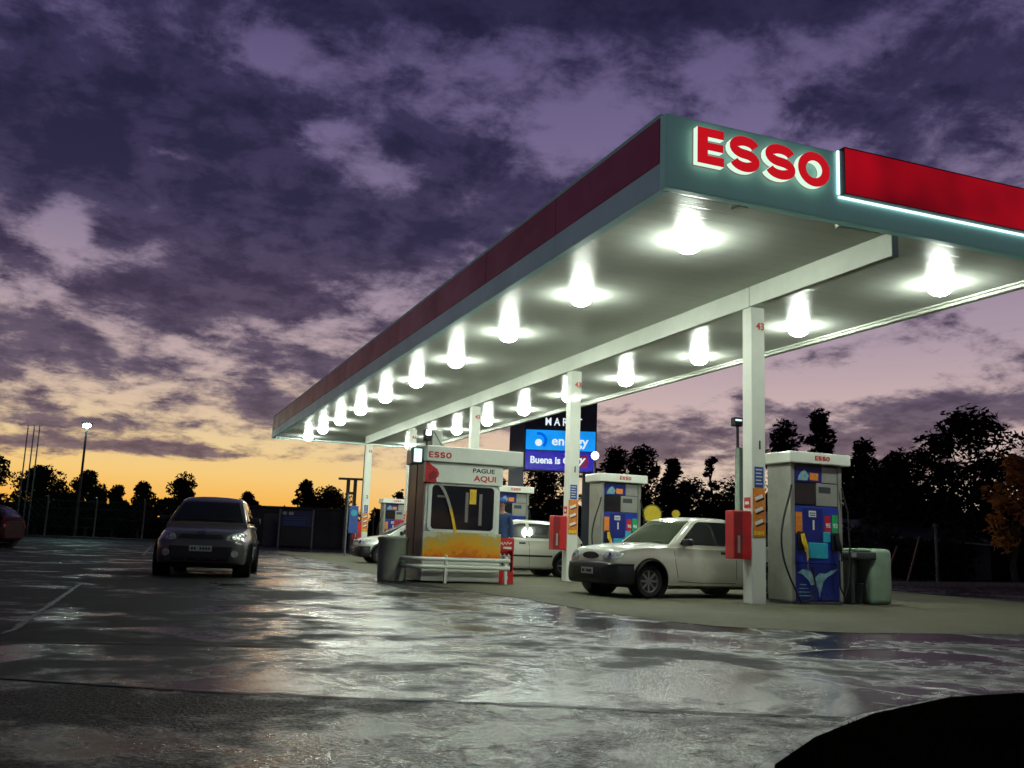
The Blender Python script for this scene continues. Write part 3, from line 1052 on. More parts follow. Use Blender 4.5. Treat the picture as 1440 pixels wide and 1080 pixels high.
def make_pumps():
    p = thing('fuel_pump', '', 'fuel pump', (4.5, 3.544, 0), group='fuel pumps under the canopy')
    # side cheeks, core, plinth
    MB().box(0, .075, 0, .63, .045, 2.258, .015, 2).build('side_panel', M['pump_metal'], p)
    MB().box(.955, 1.03, 0, .63, .045, 2.258, .015, 2).build('side_panel', M['pump_metal'], p)
    MB().box(.077, .953, .03, .60, .045, 2.258).build('core', M['pump_frame'], p)
    MB().box(.01, 1.02, .01, .62, 0, .043, .006, 1).build('plinth', M['pump_frame'], p)
    cap = MB().box(-.075, 1.155, -.085, .72, 2.262, 2.452, .022, 3).build('top_cap', M['steel_white'], p)
    mb = MB()
    x = .42
    for k, w in (('E', .055), ('S', .065), ('S', .065), ('O', .07)):
        big_letter(mb, k, x, x + w, 2.322, 2.397, .017, -.092, -.0855)
        x += w + .013
    mb.build('print', M['red_ink'], cap)
    h = MB().box(.085, .62, .012, .028, 1.965, 2.215, .004, 1).build('picture_header', M['pump_navy'], p)
    mb = MB()
    mb.prism([(.14, 1.99), (.33, 1.99), (.36, 2.07), (.28, 2.17), (.20, 2.12), (.16, 2.06)], .006, .010)
    mb.build('print', M['splash'], h)
    MB().box(.38, .55, .006, .010, 2.0, 2.12).build('print', M['orange'], h)
    MB().box(.085, .50, .010, .028, 1.60, 1.95, .004, 1).build('display_window', M['dark_glass'], p)
    MB().box(.51, .945, .012, .029, 1.585, 1.955, .006, 1).build('silver_door', M['silver_panel'], p)
    MB().box(.63, .945, .014, .029, 1.967, 2.23, .006, 1).build('silver_door', M['silver_panel'], p)
    mb = MB()
    mb.box(.56, .80, .008, .0115, 1.80, 1.90)
    mb.build('price_screen', M['pump_frame'], p)
    b = MB().box(.08, .95, .008, .028, .655, 1.572, .006, 1).build('blue_panel', M['pump_blue'], p)
    MB().box(.235, .62, .002, .0075, .70, 1.545, .002, 1).build('centre_plate', M['pump_navy'], b)
    mb = MB()
    mb.box(.345, .49, -.002, .0015, 1.40, 1.50)
    text(mb, '1', .385, -.001, 1.20, .21, .002, .006)
    mb.build('print', M['white'], b)
    mb = MB()
    for k in range(2):
        mb.box(.36, .475, -.0045, -.0025, 1.42 + .035 * k, 1.435 + .035 * k)
    mb.build('print', M['pump_navy'], b)
    o_ = MB().box(.085, .215, .002, .0075, 1.12, 1.47, .002, 1).build('grade_label', M['orange'], b)
    r_ = MB().box(.665, .785, .002, .0075, 1.14, 1.43, .002, 1).build('grade_label', M['red'], b)
    mb = MB()
    text(mb, '95', .685, .0005, 1.24, .10, .001, .002)
    mb.build('print', M['white'], r_)
    g_ = MB().box(.815, .935, .002, .0075, 1.10, 1.45, .002, 1).build('grade_label', M['green'], b)
    mb = MB()
    text(mb, '93', .83, .0005, 1.24, .10, .001, .002)
    mb.build('print', M['white'], g_)
    MB().box(.33, .72, -.006, .0075, .735, .985, .006, 1).build('cyan_panel', M['pump_cyan'], b)
    MB().box(.63, .775, -.004, .0075, 1.0, 1.165, .005, 1).build('cyan_panel', M['pump_cyan'], b)
    l = MB().box(.08, .95, .010, .028, .06, .64, .006, 1).build('lower_panel', M['pump_navy'], p)
    mb = MB()
    # breaking-wave print: a crest with drops running off it
    mb.prism([(.11, .50), (.22, .555), (.36, .53), (.46, .42), (.55, .50), (.66, .49), (.80, .55), (.92, .575), (.83, .50), (.70, .44), (.62, .36), (.58, .22), (.545, .10), (.52, .24), (.47, .33), (.38, .30), (.33, .38), (.22, .47)], .005, .0095)
    mb.build('print', M['splash'], l)
    mb = MB()
    for k in range(4):
        mb.box(.12 + .012 * k, .38 - .03 * k, .006, .0095, .13 + .058 * k, .145 + .058 * k)
    mb.build('print', M['splash'], l)
    # nozzles hanging in their holsters
    for x, m in ((.175, 'yellow'), (.86, 'black')):
        MB().box(x - .075, x + .075, -.045, .0075, .86, 1.16, .02, 2).build('holster', M['black'], p)
        mb = MB()
        mb.tube([(x - .02, -.075, 1.12), (x - .005, -.09, 1.02), (x + .03, -.10, .92), (x + .045, -.10, .84)], [.03, .036, .034, .026], 10)
        mb.tube([(x + .05, -.10, .84), (x + .06, -.10, .76), (x + .055, -.095, .70)], [.016, .014, .013], 8)
        mb.tube([(x - .03, -.075, 1.10), (x - .055, -.11, 1.0), (x - .02, -.125, .93)], .009, 6)
        nz = mb.build('nozzle', M[m], p, 50)
        if m == 'yellow':
            MB().tube([(x + .055, -.095, .70), (x + .065, -.095, .62), (x + .07, -.09, .55)], [.013, .012, .011], 8).build('spout', M['chrome'], nz, 50)
    hose = []
    for k in range(25):
        t = k / 24
        hose.append((-.03 - .30 * math.sin(PI * t) ** 1.1 + .16 * t, -.05 - .02 * math.sin(PI * t), 1.90 - 1.86 * t ** .92))
    hose += [(.22, -.08, .05), (.34, -.08, .10), (.40, -.08, .30), (.33, -.09, .6)]
    MB().tube(hose, .016, 8).build('hose', M['rubber'], p, 60)
    MB().tube([(.98, -.05, 1.9), (1.07, -.08, 1.5), (1.09, -.09, .9), (1.05, -.09, .35), (.97, -.09, .12), (.88, -.09, .3), (.86, -.10, .72)], .016, 8).build('hose', M['rubber'], p, 60)
    lab = ['grey and blue fuel pump with white top beside the nearest column', 'grey and blue fuel pump behind the bonnet of the white pickup', 'grey and blue fuel pump between the pay kiosk and the light hatchback',
           None, 'blue panelled fuel pump between the two left columns, behind the bin']
    for i in (0, 1, 2, 4):
        o = p if i == 0 else copy_tree(p)
        o.location = (4.5, 3.544 + PITCH * i, 0)
        o['label'] = lab[i]


make_pumps()

# ------------------------------------------------------------------ pay kiosk and the things round it
def make_kiosk():
    k = thing('pay_kiosk', 'small white pay booth with dark window, orange drink print and flat roof', 'kiosk', (0, 8.2, 0))
    # local y = 0 is the front face
    MB().box(-.30, 1.27, .012, 1.24, .03, .47, .02, 2).build('base_panel', M['kiosk_white'], k)
    MB().box(-.30, 1.27, 1.18, 1.25, .475, 2.26).build('rear_wall', M['kiosk_white'], k)
    MB().box(1.17, 1.27, .145, 1.178, .475, 2.26).build('side_wall', M['kiosk_white'], k)
    MB().box(-.30, -.17, .03, .14, .475, 1.865, .03, 2).build('corner_post', M['kiosk_white'], k)
    MB().box(1.105, 1.20, .03, .14, .475, 1.865, .03, 2).build('corner_post', M['kiosk_white'], k)
    d = MB().box(-.298, -.25, .145, 1.175, .475, 2.255, .006, 1).build('side_glazing', M['kiosk_dark'], k)
    MB().box(-.306, -.299, .62, .66, .48, 2.25).build('mullion', M['pump_frame'], d)
    f = rrect(-.235, 1.165, .955, 1.868, .10)
    g = rrect(-.165, 1.098, 1.0, 1.83, .075)
    mb = MB()
    n = len(f)
    vs = [(x, .0, z) for x, z in f] + [(x, .0, z) for x, z in g] + [(x, .06, z) for x, z in f] + [(x, .06, z) for x, z in g]
    fs = []
    for i in range(n):
        j = (i + 1) % n
        fs += [[i, j, n + j, n + i], [i, 2 * n + i, 2 * n + j, j], [n + i, n + j, 3 * n + j, 3 * n + i]]
    mb.add(vs, fs)
    wf = mb.build('window_frame', M['kiosk_white'], k)
    MB().prism(g, .024, .034).build('pane', M['dark_glass'], wf)
    mb = MB()
    mb.box(.60, .735, .018, .0235, 1.50, 1.78)
    mb.build('notice', M['yellow'], wf)
    mb = MB()
    mb.box(.52, .58, .018, .0235, 1.15, 1.72)
    mb.box(.80, .86, .018, .0235, 1.10, 1.70)
    mb.box(-.05, .15, .018, .0235, 1.60, 1.64)
    mb.build('notice', M['kiosk_dark'], wf)
    MB().box(-.305, 1.268, -.006, .012, .478, .95, .004, 1).build('drink_print', M['drink'], k)
    s = MB().box(-.33, 1.25, -.045, .10, 1.872, 2.262, .012, 2).build('sign_board', M['kiosk_white'], k)
    mb = MB()
    mb.prism([(-.328, 2.26), (-.29, 2.26), (-.20, 2.19), (-.10, 2.13), (-.06, 2.05), (-.07, 1.99), (-.11, 1.95), (-.10, 1.885), (-.16, 1.875), (-.328, 1.875)], -.051, -.0455)
    mb.build('nozzle_print', M['red'], s)
    mb = MB()
    mb.prism([(-.25, 1.91), (-.13, 1.95), (-.10, 2.06), (-.18, 2.10), (-.27, 2.02)], -.054, -.0515)
    mb.build('nozzle_print', M['red_dark'], s)
    mb = MB()
    text(mb, 'PAGUE', .62, -.047, 2.105, .115, .0015, .003, width=.45)
    mb.build('print', M['ink'], s)
    mb = MB()
    text(mb, 'AQUI', .64, -.047, 1.945, .145, .0015, .004, width=.46)
    mb.build('print', M['red_ink'], s)
    P0, P1, P2, P3 = [Vector(q) for q in ((-.10, 1.90), (.10, 1.80), (.22, 1.45), (.335, .93))]
    path = []
    for i in range(22):
        t = i / 21
        path.append(tuple(P0 * (1 - t) ** 3 + P1 * 3 * t * (1 - t) ** 2 + P2 * 3 * t * t * (1 - t) + P3 * t ** 3))
    MB().prism(stroke(path[:15], .055), -.014, -.0065).build('pouring_stream', M['silver_panel'], k)
    MB().prism(stroke(path[14:], .058), -.0135, -.0068).build('pouring_stream', M['yellow'], k)
    r = MB().box(-.345, 1.64, -.12, 1.32, 2.268, 2.565, .018, 2).build('roof', M['kiosk_white'], k)
    mb = MB()
    x = -.30
    for q, w in (('E', .085), ('S', .10), ('S', .10), ('O', .11)):
        big_letter(mb, q, x, x + w, 2.335, 2.45, .027, -.127, -.1205)
        x += w + .018
    mb.build('print', M['red_ink'], r)
    MB().box(-.205, 0., .05, .28, 2.567, 2.88, .012, 2).build('roof_duct', M['steel_white'], r)
    MB().tube([(-.18, .03, 2.85), (-.11, .02, 2.74), (-.03, .02, 2.60), (.06, 0, 2.57)], .008, 6).build('cable', M['black'], r)
    l = MB().box(-.57, -.365, .06, .2, 2.21, 2.535, .02, 2).build('wall_light', M['galv'], k)
    MB().box(-.545, -.39, .048, .0595, 2.25, 2.50, .004, 1).build('lens', M['flood'], l)
    MB().tube([(-.40, .12, 2.3), (-.34, .12, 2.3)], .02, 8).build('bracket', M['galv'], l)
    l = MB().box(-.36, -.22, .02, .16, 2.66, 2.88, .02, 2, xf=None).build('roof_floodlight', M['black'], k)
    MB().box(-.34, -.24, .008, .0195, 2.77, 2.865, .003, 1).build('lens', M['flood_hot'], l)
    MB().tube([(-.29, .1, 2.566), (-.29, .1, 2.67)], .014, 8).build('bracket', M['black'], l)

    g = thing('guard_rail', 'low white double pipe rail in front of the pay booth', 'guard rail', (0, 8.02, 0))
    mb = MB()
    for z in (.445, .305):
        pts = [(1.40, 0, z), (.4, 0, z), (-.30, 0, z)]
        for q in range(1, 9):
            a = PI / 2 * q / 8
            pts.append((-.30 - .28 * math.sin(a), .28 - .28 * math.cos(a), z))
        pts += [(-.58, .5, z), (-.58, 1.0, z)]
        mb.tube(pts, .041, 10)
    mb.build('rails', M['steel_white'], g, 50)
    for x, y in ((.115, .0), (1.33, .03), (-.58, .95)):
        MB().box(x - .03, x + .03, y - .036, y + .04, 0, .53, .012, 2).build('post', M['steel_white'], g)

    mb = MB()
    mb.lathe([(.262, 0), (.275, .012), (.285, .40), (.29, .74), (.298, .75), (.298, .79), (.286, .80), (.262, .795), (.255, .70), (.0, .70)], 40)
    b = thing('litter_bin', 'round grey green litter bin left of the pay booth', 'bin', (-.70, 8.82, 0))
    mb.build('drum', M['bin'], b, 40)
    mb = MB()
    mb.lathe([(.292, .77), (.305, .775), (.305, .812), (.268, .83), (.255, .822), (.254, .775)], 40)
    mb.build('rim', M['bin'], b, 40)

    r = thing('oil_rack', 'narrow red display rack of oil bottles at the right corner of the pay booth', 'display rack', (1.285, 8.36, 0))
    mb = MB()
    mb.box(0, .022, 0, .26, 0, .87)
    mb.box(.303, .325, 0, .26, 0, .87)
    mb.box(.024, .301, .235, .26, 0, .87)
    mb.build('frame', M['red'], r)
    h = MB().box(-.004, .33, -.012, -.001, .64, .885, .004, 1).build('header', M['red'], r)
    mb = MB()
    mb.prism(stroke([(.04, .76), (.07, .80), (.09, .75), (.13, .80), (.16, .76), (.19, .81), (.22, .77), (.27, .80)], .022), -.016, -.0125)
    mb.box(.10, .27, -.016, -.0125, .675, .715)
    mb.build('print', M['white'], h)
    for z in (.42, .24):
        MB().box(.024, .301, .004, .233, z, z + .014).build('shelf', M['red_dark'], r)
    MB().box(.024, .301, .004, .233, .225, .239).build('shelf_edge', M['red'], r)
    l = MB().box(-.004, .33, -.012, -.001, 0.0, .235, .004, 1).build('base_panel', M['red'], r)
    mb = MB()
    mb.prism(circle(.175, .12, .05, .035), -.016, -.0125)
    mb.build('print', M['white'], l)
    MB().box(.12, .23, -.0195, -.0165, .112, .128).build('print', M['red_dark'], l)
    mats = (M['silver_panel'], M['white'], M['unit'])
    first = {}
    for row, z, nm in ((0, .435, 'upper'), (1, .255, 'lower')):
        for q in range(3):
            if row not in first:
                o = thing('oil_bottle', 'small %s oil bottle on the %s shelf of the red rack' % (('silver', 'green')[row], nm), 'bottle', group='oil bottles on the red rack')
                MB().box(-.036, .036, -.03, .03, 0, .115, .012, 2).build('body', (M['silver_panel'], M['unit'])[row], o)
                MB().tube([(0, 0, .112), (0, 0, .145)], .014, 8).build('stopper', M['white'], o)
                first[row] = o
            else:
                o = copy_tree(first[row])
            o.location = (1.285 + .075 + .085 * q, 8.36 + .06, z)

    # air and waste unit right of the pump
    u = thing('service_bin', 'rounded green grey waste unit with dark opening beside the nearest fuel pump', 'waste unit', (5.78, 3.62, 0))
    MB().box(.42, .87, 0, .50, 0, .935, .09, 4).build('tall_bin', M['unit'], u, 45)
    mb = MB()
    mb.box(0, .07, .02, .46, 0, .86, .02, 2)
    mb.box(.07, .415, .40, .46, 0, .86, .01, 1)
    mb.build('stand', M['pump_frame'], u)
    MB().box(-.05, .50, -.03, .47, .74, .87, .03, 3).build('top_tray', M['pump_frame'], u, 45)
    MB().box(.12, .60, .05, .42, .872, .925, .02, 3).build('tray_lid', M['unit'], u, 45)
    MB().lathe([(.10, .02), (.13, .32), (.138, .34), (.13, .35), (.12, .33), (.095, .04)], 20, xf=T(.24, .2, 0)).build('bucket', M['rubber'], u, 40)
    MB().box(.10, .40, .33, .38, .36, .72, .01, 1).build('towel_box', M['silver_panel'], u)
    MB().box(-.04, .06, -.036, -.031, .78, .85).build('label', M['silver_panel'], u)
    n = thing('notice_box', 'small white box on a short post behind the green grey waste unit', 'box', (6.12, 4.6, 0))
    MB().box(-.19, .25, 0, .14, .86, 1.24, .012, 2).build('case', M['kiosk_white'], n)
    MB().box(-.16, .22, -.006, -.001, .89, 1.20, .003, 1).build('panel', M['silver_panel'], n)
    MB().box(0, .06, .04, .10, 0, .858).build('post', M['galv'], n)


make_kiosk()


# ------------------------------------------------------------------ the attendant
def skin_mesh(name, verts, edges, radii, material, parent, root=0, sub=2):
    me = bpy.data.meshes.new(name)
    me.from_pydata(verts, edges, [])
    o = bpy.data.objects.new(name, me)
    COL.objects.link(o)
    sk = o.modifiers.new('skin', 'SKIN')
    lay = me.skin_vertices[0].data
    for i, r in enumerate(radii):
        lay[i].radius = r if isinstance(r, tuple) else (r, r)
        lay[i].use_root = (i == root)
    s = o.modifiers.new('sub', 'SUBSURF')
    s.levels = s.render_levels = sub
    dg = bpy.context.evaluated_depsgraph_get()
    dg.update()
    m2 = bpy.data.meshes.new_from_object(o.evaluated_get(dg))
    m2.name = name
    bpy.data.objects.remove(o)
    bpy.data.meshes.remove(me)
    m2.materials.clear()
    m2.materials.append(material)
    for p in m2.polygons:
        p.use_smooth = True
    o = bpy.data.objects.new(name, m2)
    COL.objects.link(o)
    o.parent = parent
    return o


def make_attendant():
    a = thing('person', 'person in blue cap and work clothes standing between the pay booth and a pump', 'person', (1.86, 9.75, 0), R(-25))
    # body with head and hands as one surface (x right, -y front)
    V = [(0, 0, .92), (0, .01, 1.08), (0, .0, 1.26), (0, .01, 1.38), (0, .0, 1.45), (0, -.015, 1.53), (0, -.02, 1.60), (0, -.005, 1.655)]
    E = [(0, 1), (1, 2), (2, 3), (3, 4), (4, 5), (5, 6), (6, 7)]
    Rr = [(.15, .105), (.135, .095), (.155, .105), (.10, .075), (.052, .052), (.066, .082), (.074, .092), (.05, .065)]
    for s in (-1, 1):
        b = len(V)
        V += [(s * .095, 0, .86), (s * .10, -.01, .48), (s * .105, .02, .09), (s * .11, -.10, .045), (s * .112, -.16, .04)]
        E += [(0, b), (b, b + 1), (b + 1, b + 2), (b + 2, b + 3), (b + 3, b + 4)]
        Rr += [(.088, .09), (.062, .064), (.045, .045), (.042, .038), (.034, .026)]
        b = len(V)
        V += [(s * .165, .0, 1.365), (s * .215, .02, 1.10), (s * .235, -.05, .87), (s * .238, -.07, .80)]
        E += [(3, b), (b, b + 1), (b + 1, b + 2), (b + 2, b + 3)]
        Rr += [(.052, .052), (.043, .043), (.030, .030), (.034, .020)]
        h = b + 3
        for q in range(4):
            f = len(V)
            dx = (q - 1.5) * .019
            ln = (.07, .08, .076, .06)[q]
            V += [(s * .238, -.075 + dx, .772), (s * (.236), -.08 + dx * 1.1, .772 - ln * .5), (s * .228, -.088 + dx * 1.1, .772 - ln)]
            E += [(h, f), (f, f + 1), (f + 1, f + 2)]
            Rr += [.0095, .0085, .0075]
        f = len(V)
        V += [(s * .228, -.105, .80), (s * .215, -.13, .77)]
        E += [(h, f), (f, f + 1)]
        Rr += [.011, .009]
    body = skin_mesh('body', V, E, Rr, M['skin'], a)
    # work clothes follow the body
    V = [(0, 0, .92), (0, .01, 1.08), (0, .0, 1.26), (0, .008, 1.37), (0, .005, 1.425)]
    E = [(0, 1), (1, 2), (2, 3), (3, 4)]
    Rr = [(.168, .122), (.155, .115), (.172, .122), (.118, .09), (.066, .066)]
    for s in (-1, 1):
        b = len(V)
        V += [(s * .165, .0, 1.362), (s * .215, .02, 1.10), (s * .235, -.048, .885)]
        E += [(3, b), (b, b + 1), (b + 1, b + 2)]
        Rr += [(.066, .066), (.058, .058), (.045, .045)]
        b = len(V)
        V += [(s * .095, 0, .84), (s * .10, -.008, .48), (s * .105, .02, .10)]
        E += [(0, b), (b, b + 1), (b + 1, b + 2)]
        Rr += [(.105, .108), (.080, .083), (.068, .075)]
    skin_mesh('work_clothes', V, E, Rr, M['uniform'], a)
    for s in (-1, 1):
        skin_mesh('shoe', [(s * .105, .035, .045), (s * .11, -.08, .042), (s * .114, -.17, .036)], [(0, 1), (1, 2)], [(.052, .046), (.05, .042), (.038, .034)], M['black'], a)
    # face
    mb = MB()
    mb.tube([(0, -.098, 1.60), (0, -.118, 1.578), (0, -.102, 1.566)], [.008, .014, .010], 8)
    for s in (-1, 1):
        mb.lathe([(0, -.02), (.014, -.01), (.016, .01), (0, .024)], 10, xf=T(s * .075, 0, 1.59))
    mb.build('face_details', M['skin'], a, 60)
    mb = MB()
    for s in (-1, 1):
        mb.lathe([(0, -.006), (.008, 0), (0, .006)], 10, xf=T(s * .030, -.102, 1.607))
        mb.box(s * .03 - .017, s * .03 + .017, -.110, -.104, 1.622, 1.628)
    mb.build('eye', M['hair'], a)
    MB().box(-.024, .024, -.106, -.098, 1.538, 1.545, .002, 1).build('mouth', M['red_dark'], a)
    mb = MB()
    mb.lathe([(.082, -.035), (.088, .0), (.086, .03), (.06, .035)], 20, xf=T(0, .012, 1.615))
    mb.build('hair', M['hair'], a, 60)
    mb = MB()
    mb.lathe([(.094, 0), (.096, .03), (.085, .07), (.05, .095), (0, .103)], 24, xf=T(0, -.002, 1.632))
    mb.build('cap', M['cap'], a, 60)
    mb = MB()
    pk = [(.08 * math.cos(R(180 + 180 * q / 10)), -.06 + .115 * math.sin(R(180 + 180 * q / 10))) for q in range(11)]
    mb.add([(x, y, 1.632) for x, y in pk] + [(x, y, 1.640) for x, y in pk], [list(range(11)), list(range(11, 22))[::-1]] + [[q, q + 11, q + 12, q + 1] for q in range(10)])
    mb.build('cap_peak', M['cap'], a)


make_attendant()

# ------------------------------------------------------------------ vehicles
def spline(keys, x):
    """Catmull-Rom (finite difference) through key rows (x, a, b, ...), x descending"""
    ks = sorted(keys)
    for i in range(len(ks) - 1):
        if ks[i][0] <= x <= ks[i + 1][0] or i == len(ks) - 2:
            p1, p2 = ks[i], ks[i + 1]
            p0 = ks[max(i - 1, 0)]
            p3 = ks[min(i + 2, len(ks) - 1)]
            h = p2[0] - p1[0]
            t = max(0., min(1., (x - p1[0]) / h))
            out = []
            for c in range(1, len(p1)):
                d = (p2[c] - p1[c]) / h

                def slope(a, b, cc, e):
                    s0 = (b[c] - a[c]) / (b[0] - a[0]) if b[0] != a[0] else d
                    s1 = (e[c] - cc[c]) / (e[0] - cc[0]) if e[0] != cc[0] else d
                    return 0. if s0 * s1 <= 0 else 2 * s0 * s1 / (s0 + s1)
                m1 = slope(p0, p1, p1, p2) if i > 0 else d
                m2 = slope(p1, p2, p2, p3) if i < len(ks) - 2 else d
                t2, t3 = t * t, t * t * t
                out.append(p1[c] * (2 * t3 - 3 * t2 + 1) + m1 * h * (t3 - 2 * t2 + t) + p2[c] * (-2 * t3 + 3 * t2) + m2 * h * (t3 - t2))
            return out


def loft(rings):
    bm = bmesh.new()
    vr = [[bm.verts.new(p) for p in r] for r in rings]
    n = len(rings[0])
    for a, b in zip(vr[:-1], vr[1:]):
        for k in range(n):
            j = (k + 1) % n
            bm.faces.new((a[k], a[j], b[j], b[k]))
    bm.faces.new(vr[0][::-1])
    bm.faces.new(vr[-1])
    bmesh.ops.recalc_face_normals(bm, faces=bm.faces)
    return bm


def mirror_ring(x, half):
    """half: (y, z) from the bottom centre up to the top centre"""
    return [(x, y, z) for y, z in half] + [(x, -y, z) for y, z in half[::-1] if y > 1e-6]


def xs_between(a, b, n):
    # denser towards both ends
    return [a + (b - a) * (.5 - .5 * math.cos(PI * k / n)) for k in range(n + 1)]


def body_loft(keys, n=44, crown=.02):
    rings = []
    for x in xs_between(max(k[0] for k in keys), min(k[0] for k in keys), n):
        zb, zt, w, wt = spline(keys, x)
        h = zt - zb
        half = [(0, zb), (w * .55, zb), (w * .86, zb), (w * .955, zb + .05 * h), (w * .992, zb + .18 * h), (w, zb + .36 * h), (w, zb + .55 * h), (w * .988, zb + .72 * h), (w * .955 * .6 + wt * .4, zb + .86 * h),
                (w * .3 + wt * .7, zb + .945 * h), (wt * .93, zt - .006), (wt * .72, zt + crown * .4), (wt * .4, zt + crown * .85), (0, zt + crown)]
        rings.append(mirror_ring(x, half))
    return loft(rings)


def obj_from_bm(bm, name, material, parent, smooth=35):
    me = bpy.data.meshes.new(name)
    bm.to_mesh(me)
    bm.free()
    me.materials.append(material)
    for p in me.polygons:
        p.use_smooth = True
    if smooth:
        me.set_sharp_from_angle(angle=R(smooth))
    o = bpy.data.objects.new(name, me)
    COL.objects.link(o)
    o.parent = parent
    return o


def cut(o, cutter_bm):
    me = bpy.data.meshes.new('cut')
    cutter_bm.to_mesh(me)
    cutter_bm.free()
    c = bpy.data.objects.new('cut', me)
    COL.objects.link(c)
    c.parent = o.parent
    md = o.modifiers.new('cut', 'BOOLEAN')
    md.object = c
    md.operation = 'DIFFERENCE'
    md.solver = 'EXACT'
    dg = bpy.context.evaluated_depsgraph_get()
    dg.update()
    m2 = bpy.data.meshes.new_from_object(o.evaluated_get(dg))
    old = o.data
    o.modifiers.clear()
    o.data = m2
    m2.name = o.name
    bpy.data.meshes.remove(old)
    bpy.data.objects.remove(c)
    bpy.data.meshes.remove(me)


class Surf:
    def __init__(self, o):
        bm = bmesh.new()
        bm.from_mesh(o.data)
        self.t = BVHTree.FromBMesh(bm)
        bm.free()

    def hit(self, axis, sign, a, b):
        if axis == 'y':
            r = self.t.ray_cast(Vector((a, sign * 5, b)), Vector((0, -sign, 0)))
        elif axis == 'x':
            r = self.t.ray_cast(Vector((sign * 6, a, b)), Vector((-sign, 0, 0)))
        else:
            r = self.t.ray_cast(Vector((a, b, 5)), Vector((0, 0, -1)))
        if r[0] is None:
            q = {'y': (a, sign * .8, b), 'x': (sign * 2, a, b), 'z': (a, b, 1)}[axis]
            r = self.t.find_nearest(Vector(q))
        return r[0], r[1]


def decal(surf, axis, sign, poly, name, material, parent, off=.005, thick=.012, maxlen=.09, smooth=40):
    """a panel lying on the body: 2-D outline pushed along an axis on to the surface"""
    bm = bmesh.new()
    f = bm.faces.new([bm.verts.new((a, b, 0)) for a, b in poly])
    bmesh.ops.triangulate(bm, faces=[f])
    for _ in range(6):
        es = [e for e in bm.edges if e.calc_length() > maxlen]
        if not es:
            break
        bmesh.ops.subdivide_edges(bm, edges=es, cuts=1)
        bmesh.ops.triangulate(bm, faces=[q for q in bm.faces if len(q.verts) > 3])
    for v in bm.verts:
        p, n = surf.hit(axis, sign, v.co.x, v.co.y)
        ax = {'y': Vector((0, sign, 0)), 'x': Vector((sign, 0, 0)), 'z': Vector((0, 0, 1))}[axis]
        if n.dot(ax) < 0:
            n = -n
        v.co = p + n * off
    bm.normal_update()
    ax = {'y': Vector((0, sign, 0)), 'x': Vector((sign, 0, 0)), 'z': Vector((0, 0, 1))}[axis]
    if sum((q.normal.dot(ax) for q in bm.faces)) < 0:
        bmesh.ops.reverse_faces(bm, faces=list(bm.faces))
    g = bmesh.ops.extrude_face_region(bm, geom=list(bm.faces))
    # the original faces become the hidden back
    nv = [q for q in g['geom'] if isinstance(q, bmesh.types.BMVert)]
    back = [v for v in bm.verts if v not in set(nv)]
    for v in back:
        v.co -= ax * thick
    bmesh.ops.recalc_face_normals(bm, faces=bm.faces)
    return obj_from_bm(bm, name, material, parent, smooth)


def seam(surf, sign, pts, parent, name='door_seam', w=.010, axis='y', material=None, off=.002):
    return decal(surf, axis, sign, stroke(pts, w), name, material or M['black'], parent, off=off, thick=.006, maxlen=.12)


def make_wheel(car, x, y, r, w, spokes=6, rimm=None):
    s = 1 if y > 0 else -1
    xf = T(x, y, r, rx=R(-90) if s > 0 else R(90))
    rr = r * .66
    mb = MB()
    mb.lathe([(rr * .96, -w / 2 + .02), (rr, -w / 2 + .01), (r * .93, -w / 2), (r * .985, -w * .38), (r, -w * .2), (r, w * .2), (r * .985, w * .38), (r * .93, w / 2), (rr + .01, w / 2 - .005), (rr, w / 2 - .012), (rr * .96, w / 2 - .03)], 32, xf=xf)
    wh = mb.build('wheel', M['rubber'], car, 40)
    mb = MB()
    mb.lathe([(0, w / 2 - .075), (rr * .9, w / 2 - .075), (rr * .93, w / 2 - .02), (rr, w / 2 - .012), (rr, w / 2 - .03), (rr * .965, -.02)], 32, xf=xf)
    mb.lathe([(0, w / 2 - .07), (rr * .26, w / 2 - .07), (rr * .24, w / 2 - .022), (0, w / 2 - .018)], 16, xf=xf)
    for k in range(spokes):
        a = 2 * PI * k / spokes
        mb.box(rr * .2, rr * .95, -.022, .022, w / 2 - .07, w / 2 - .026, .006, 1, xf=xf @ Matrix.Rotation(a, 4, 'Z'))
    mb.build('rim', rimm or M['rim'], wh, 40)
    return wh


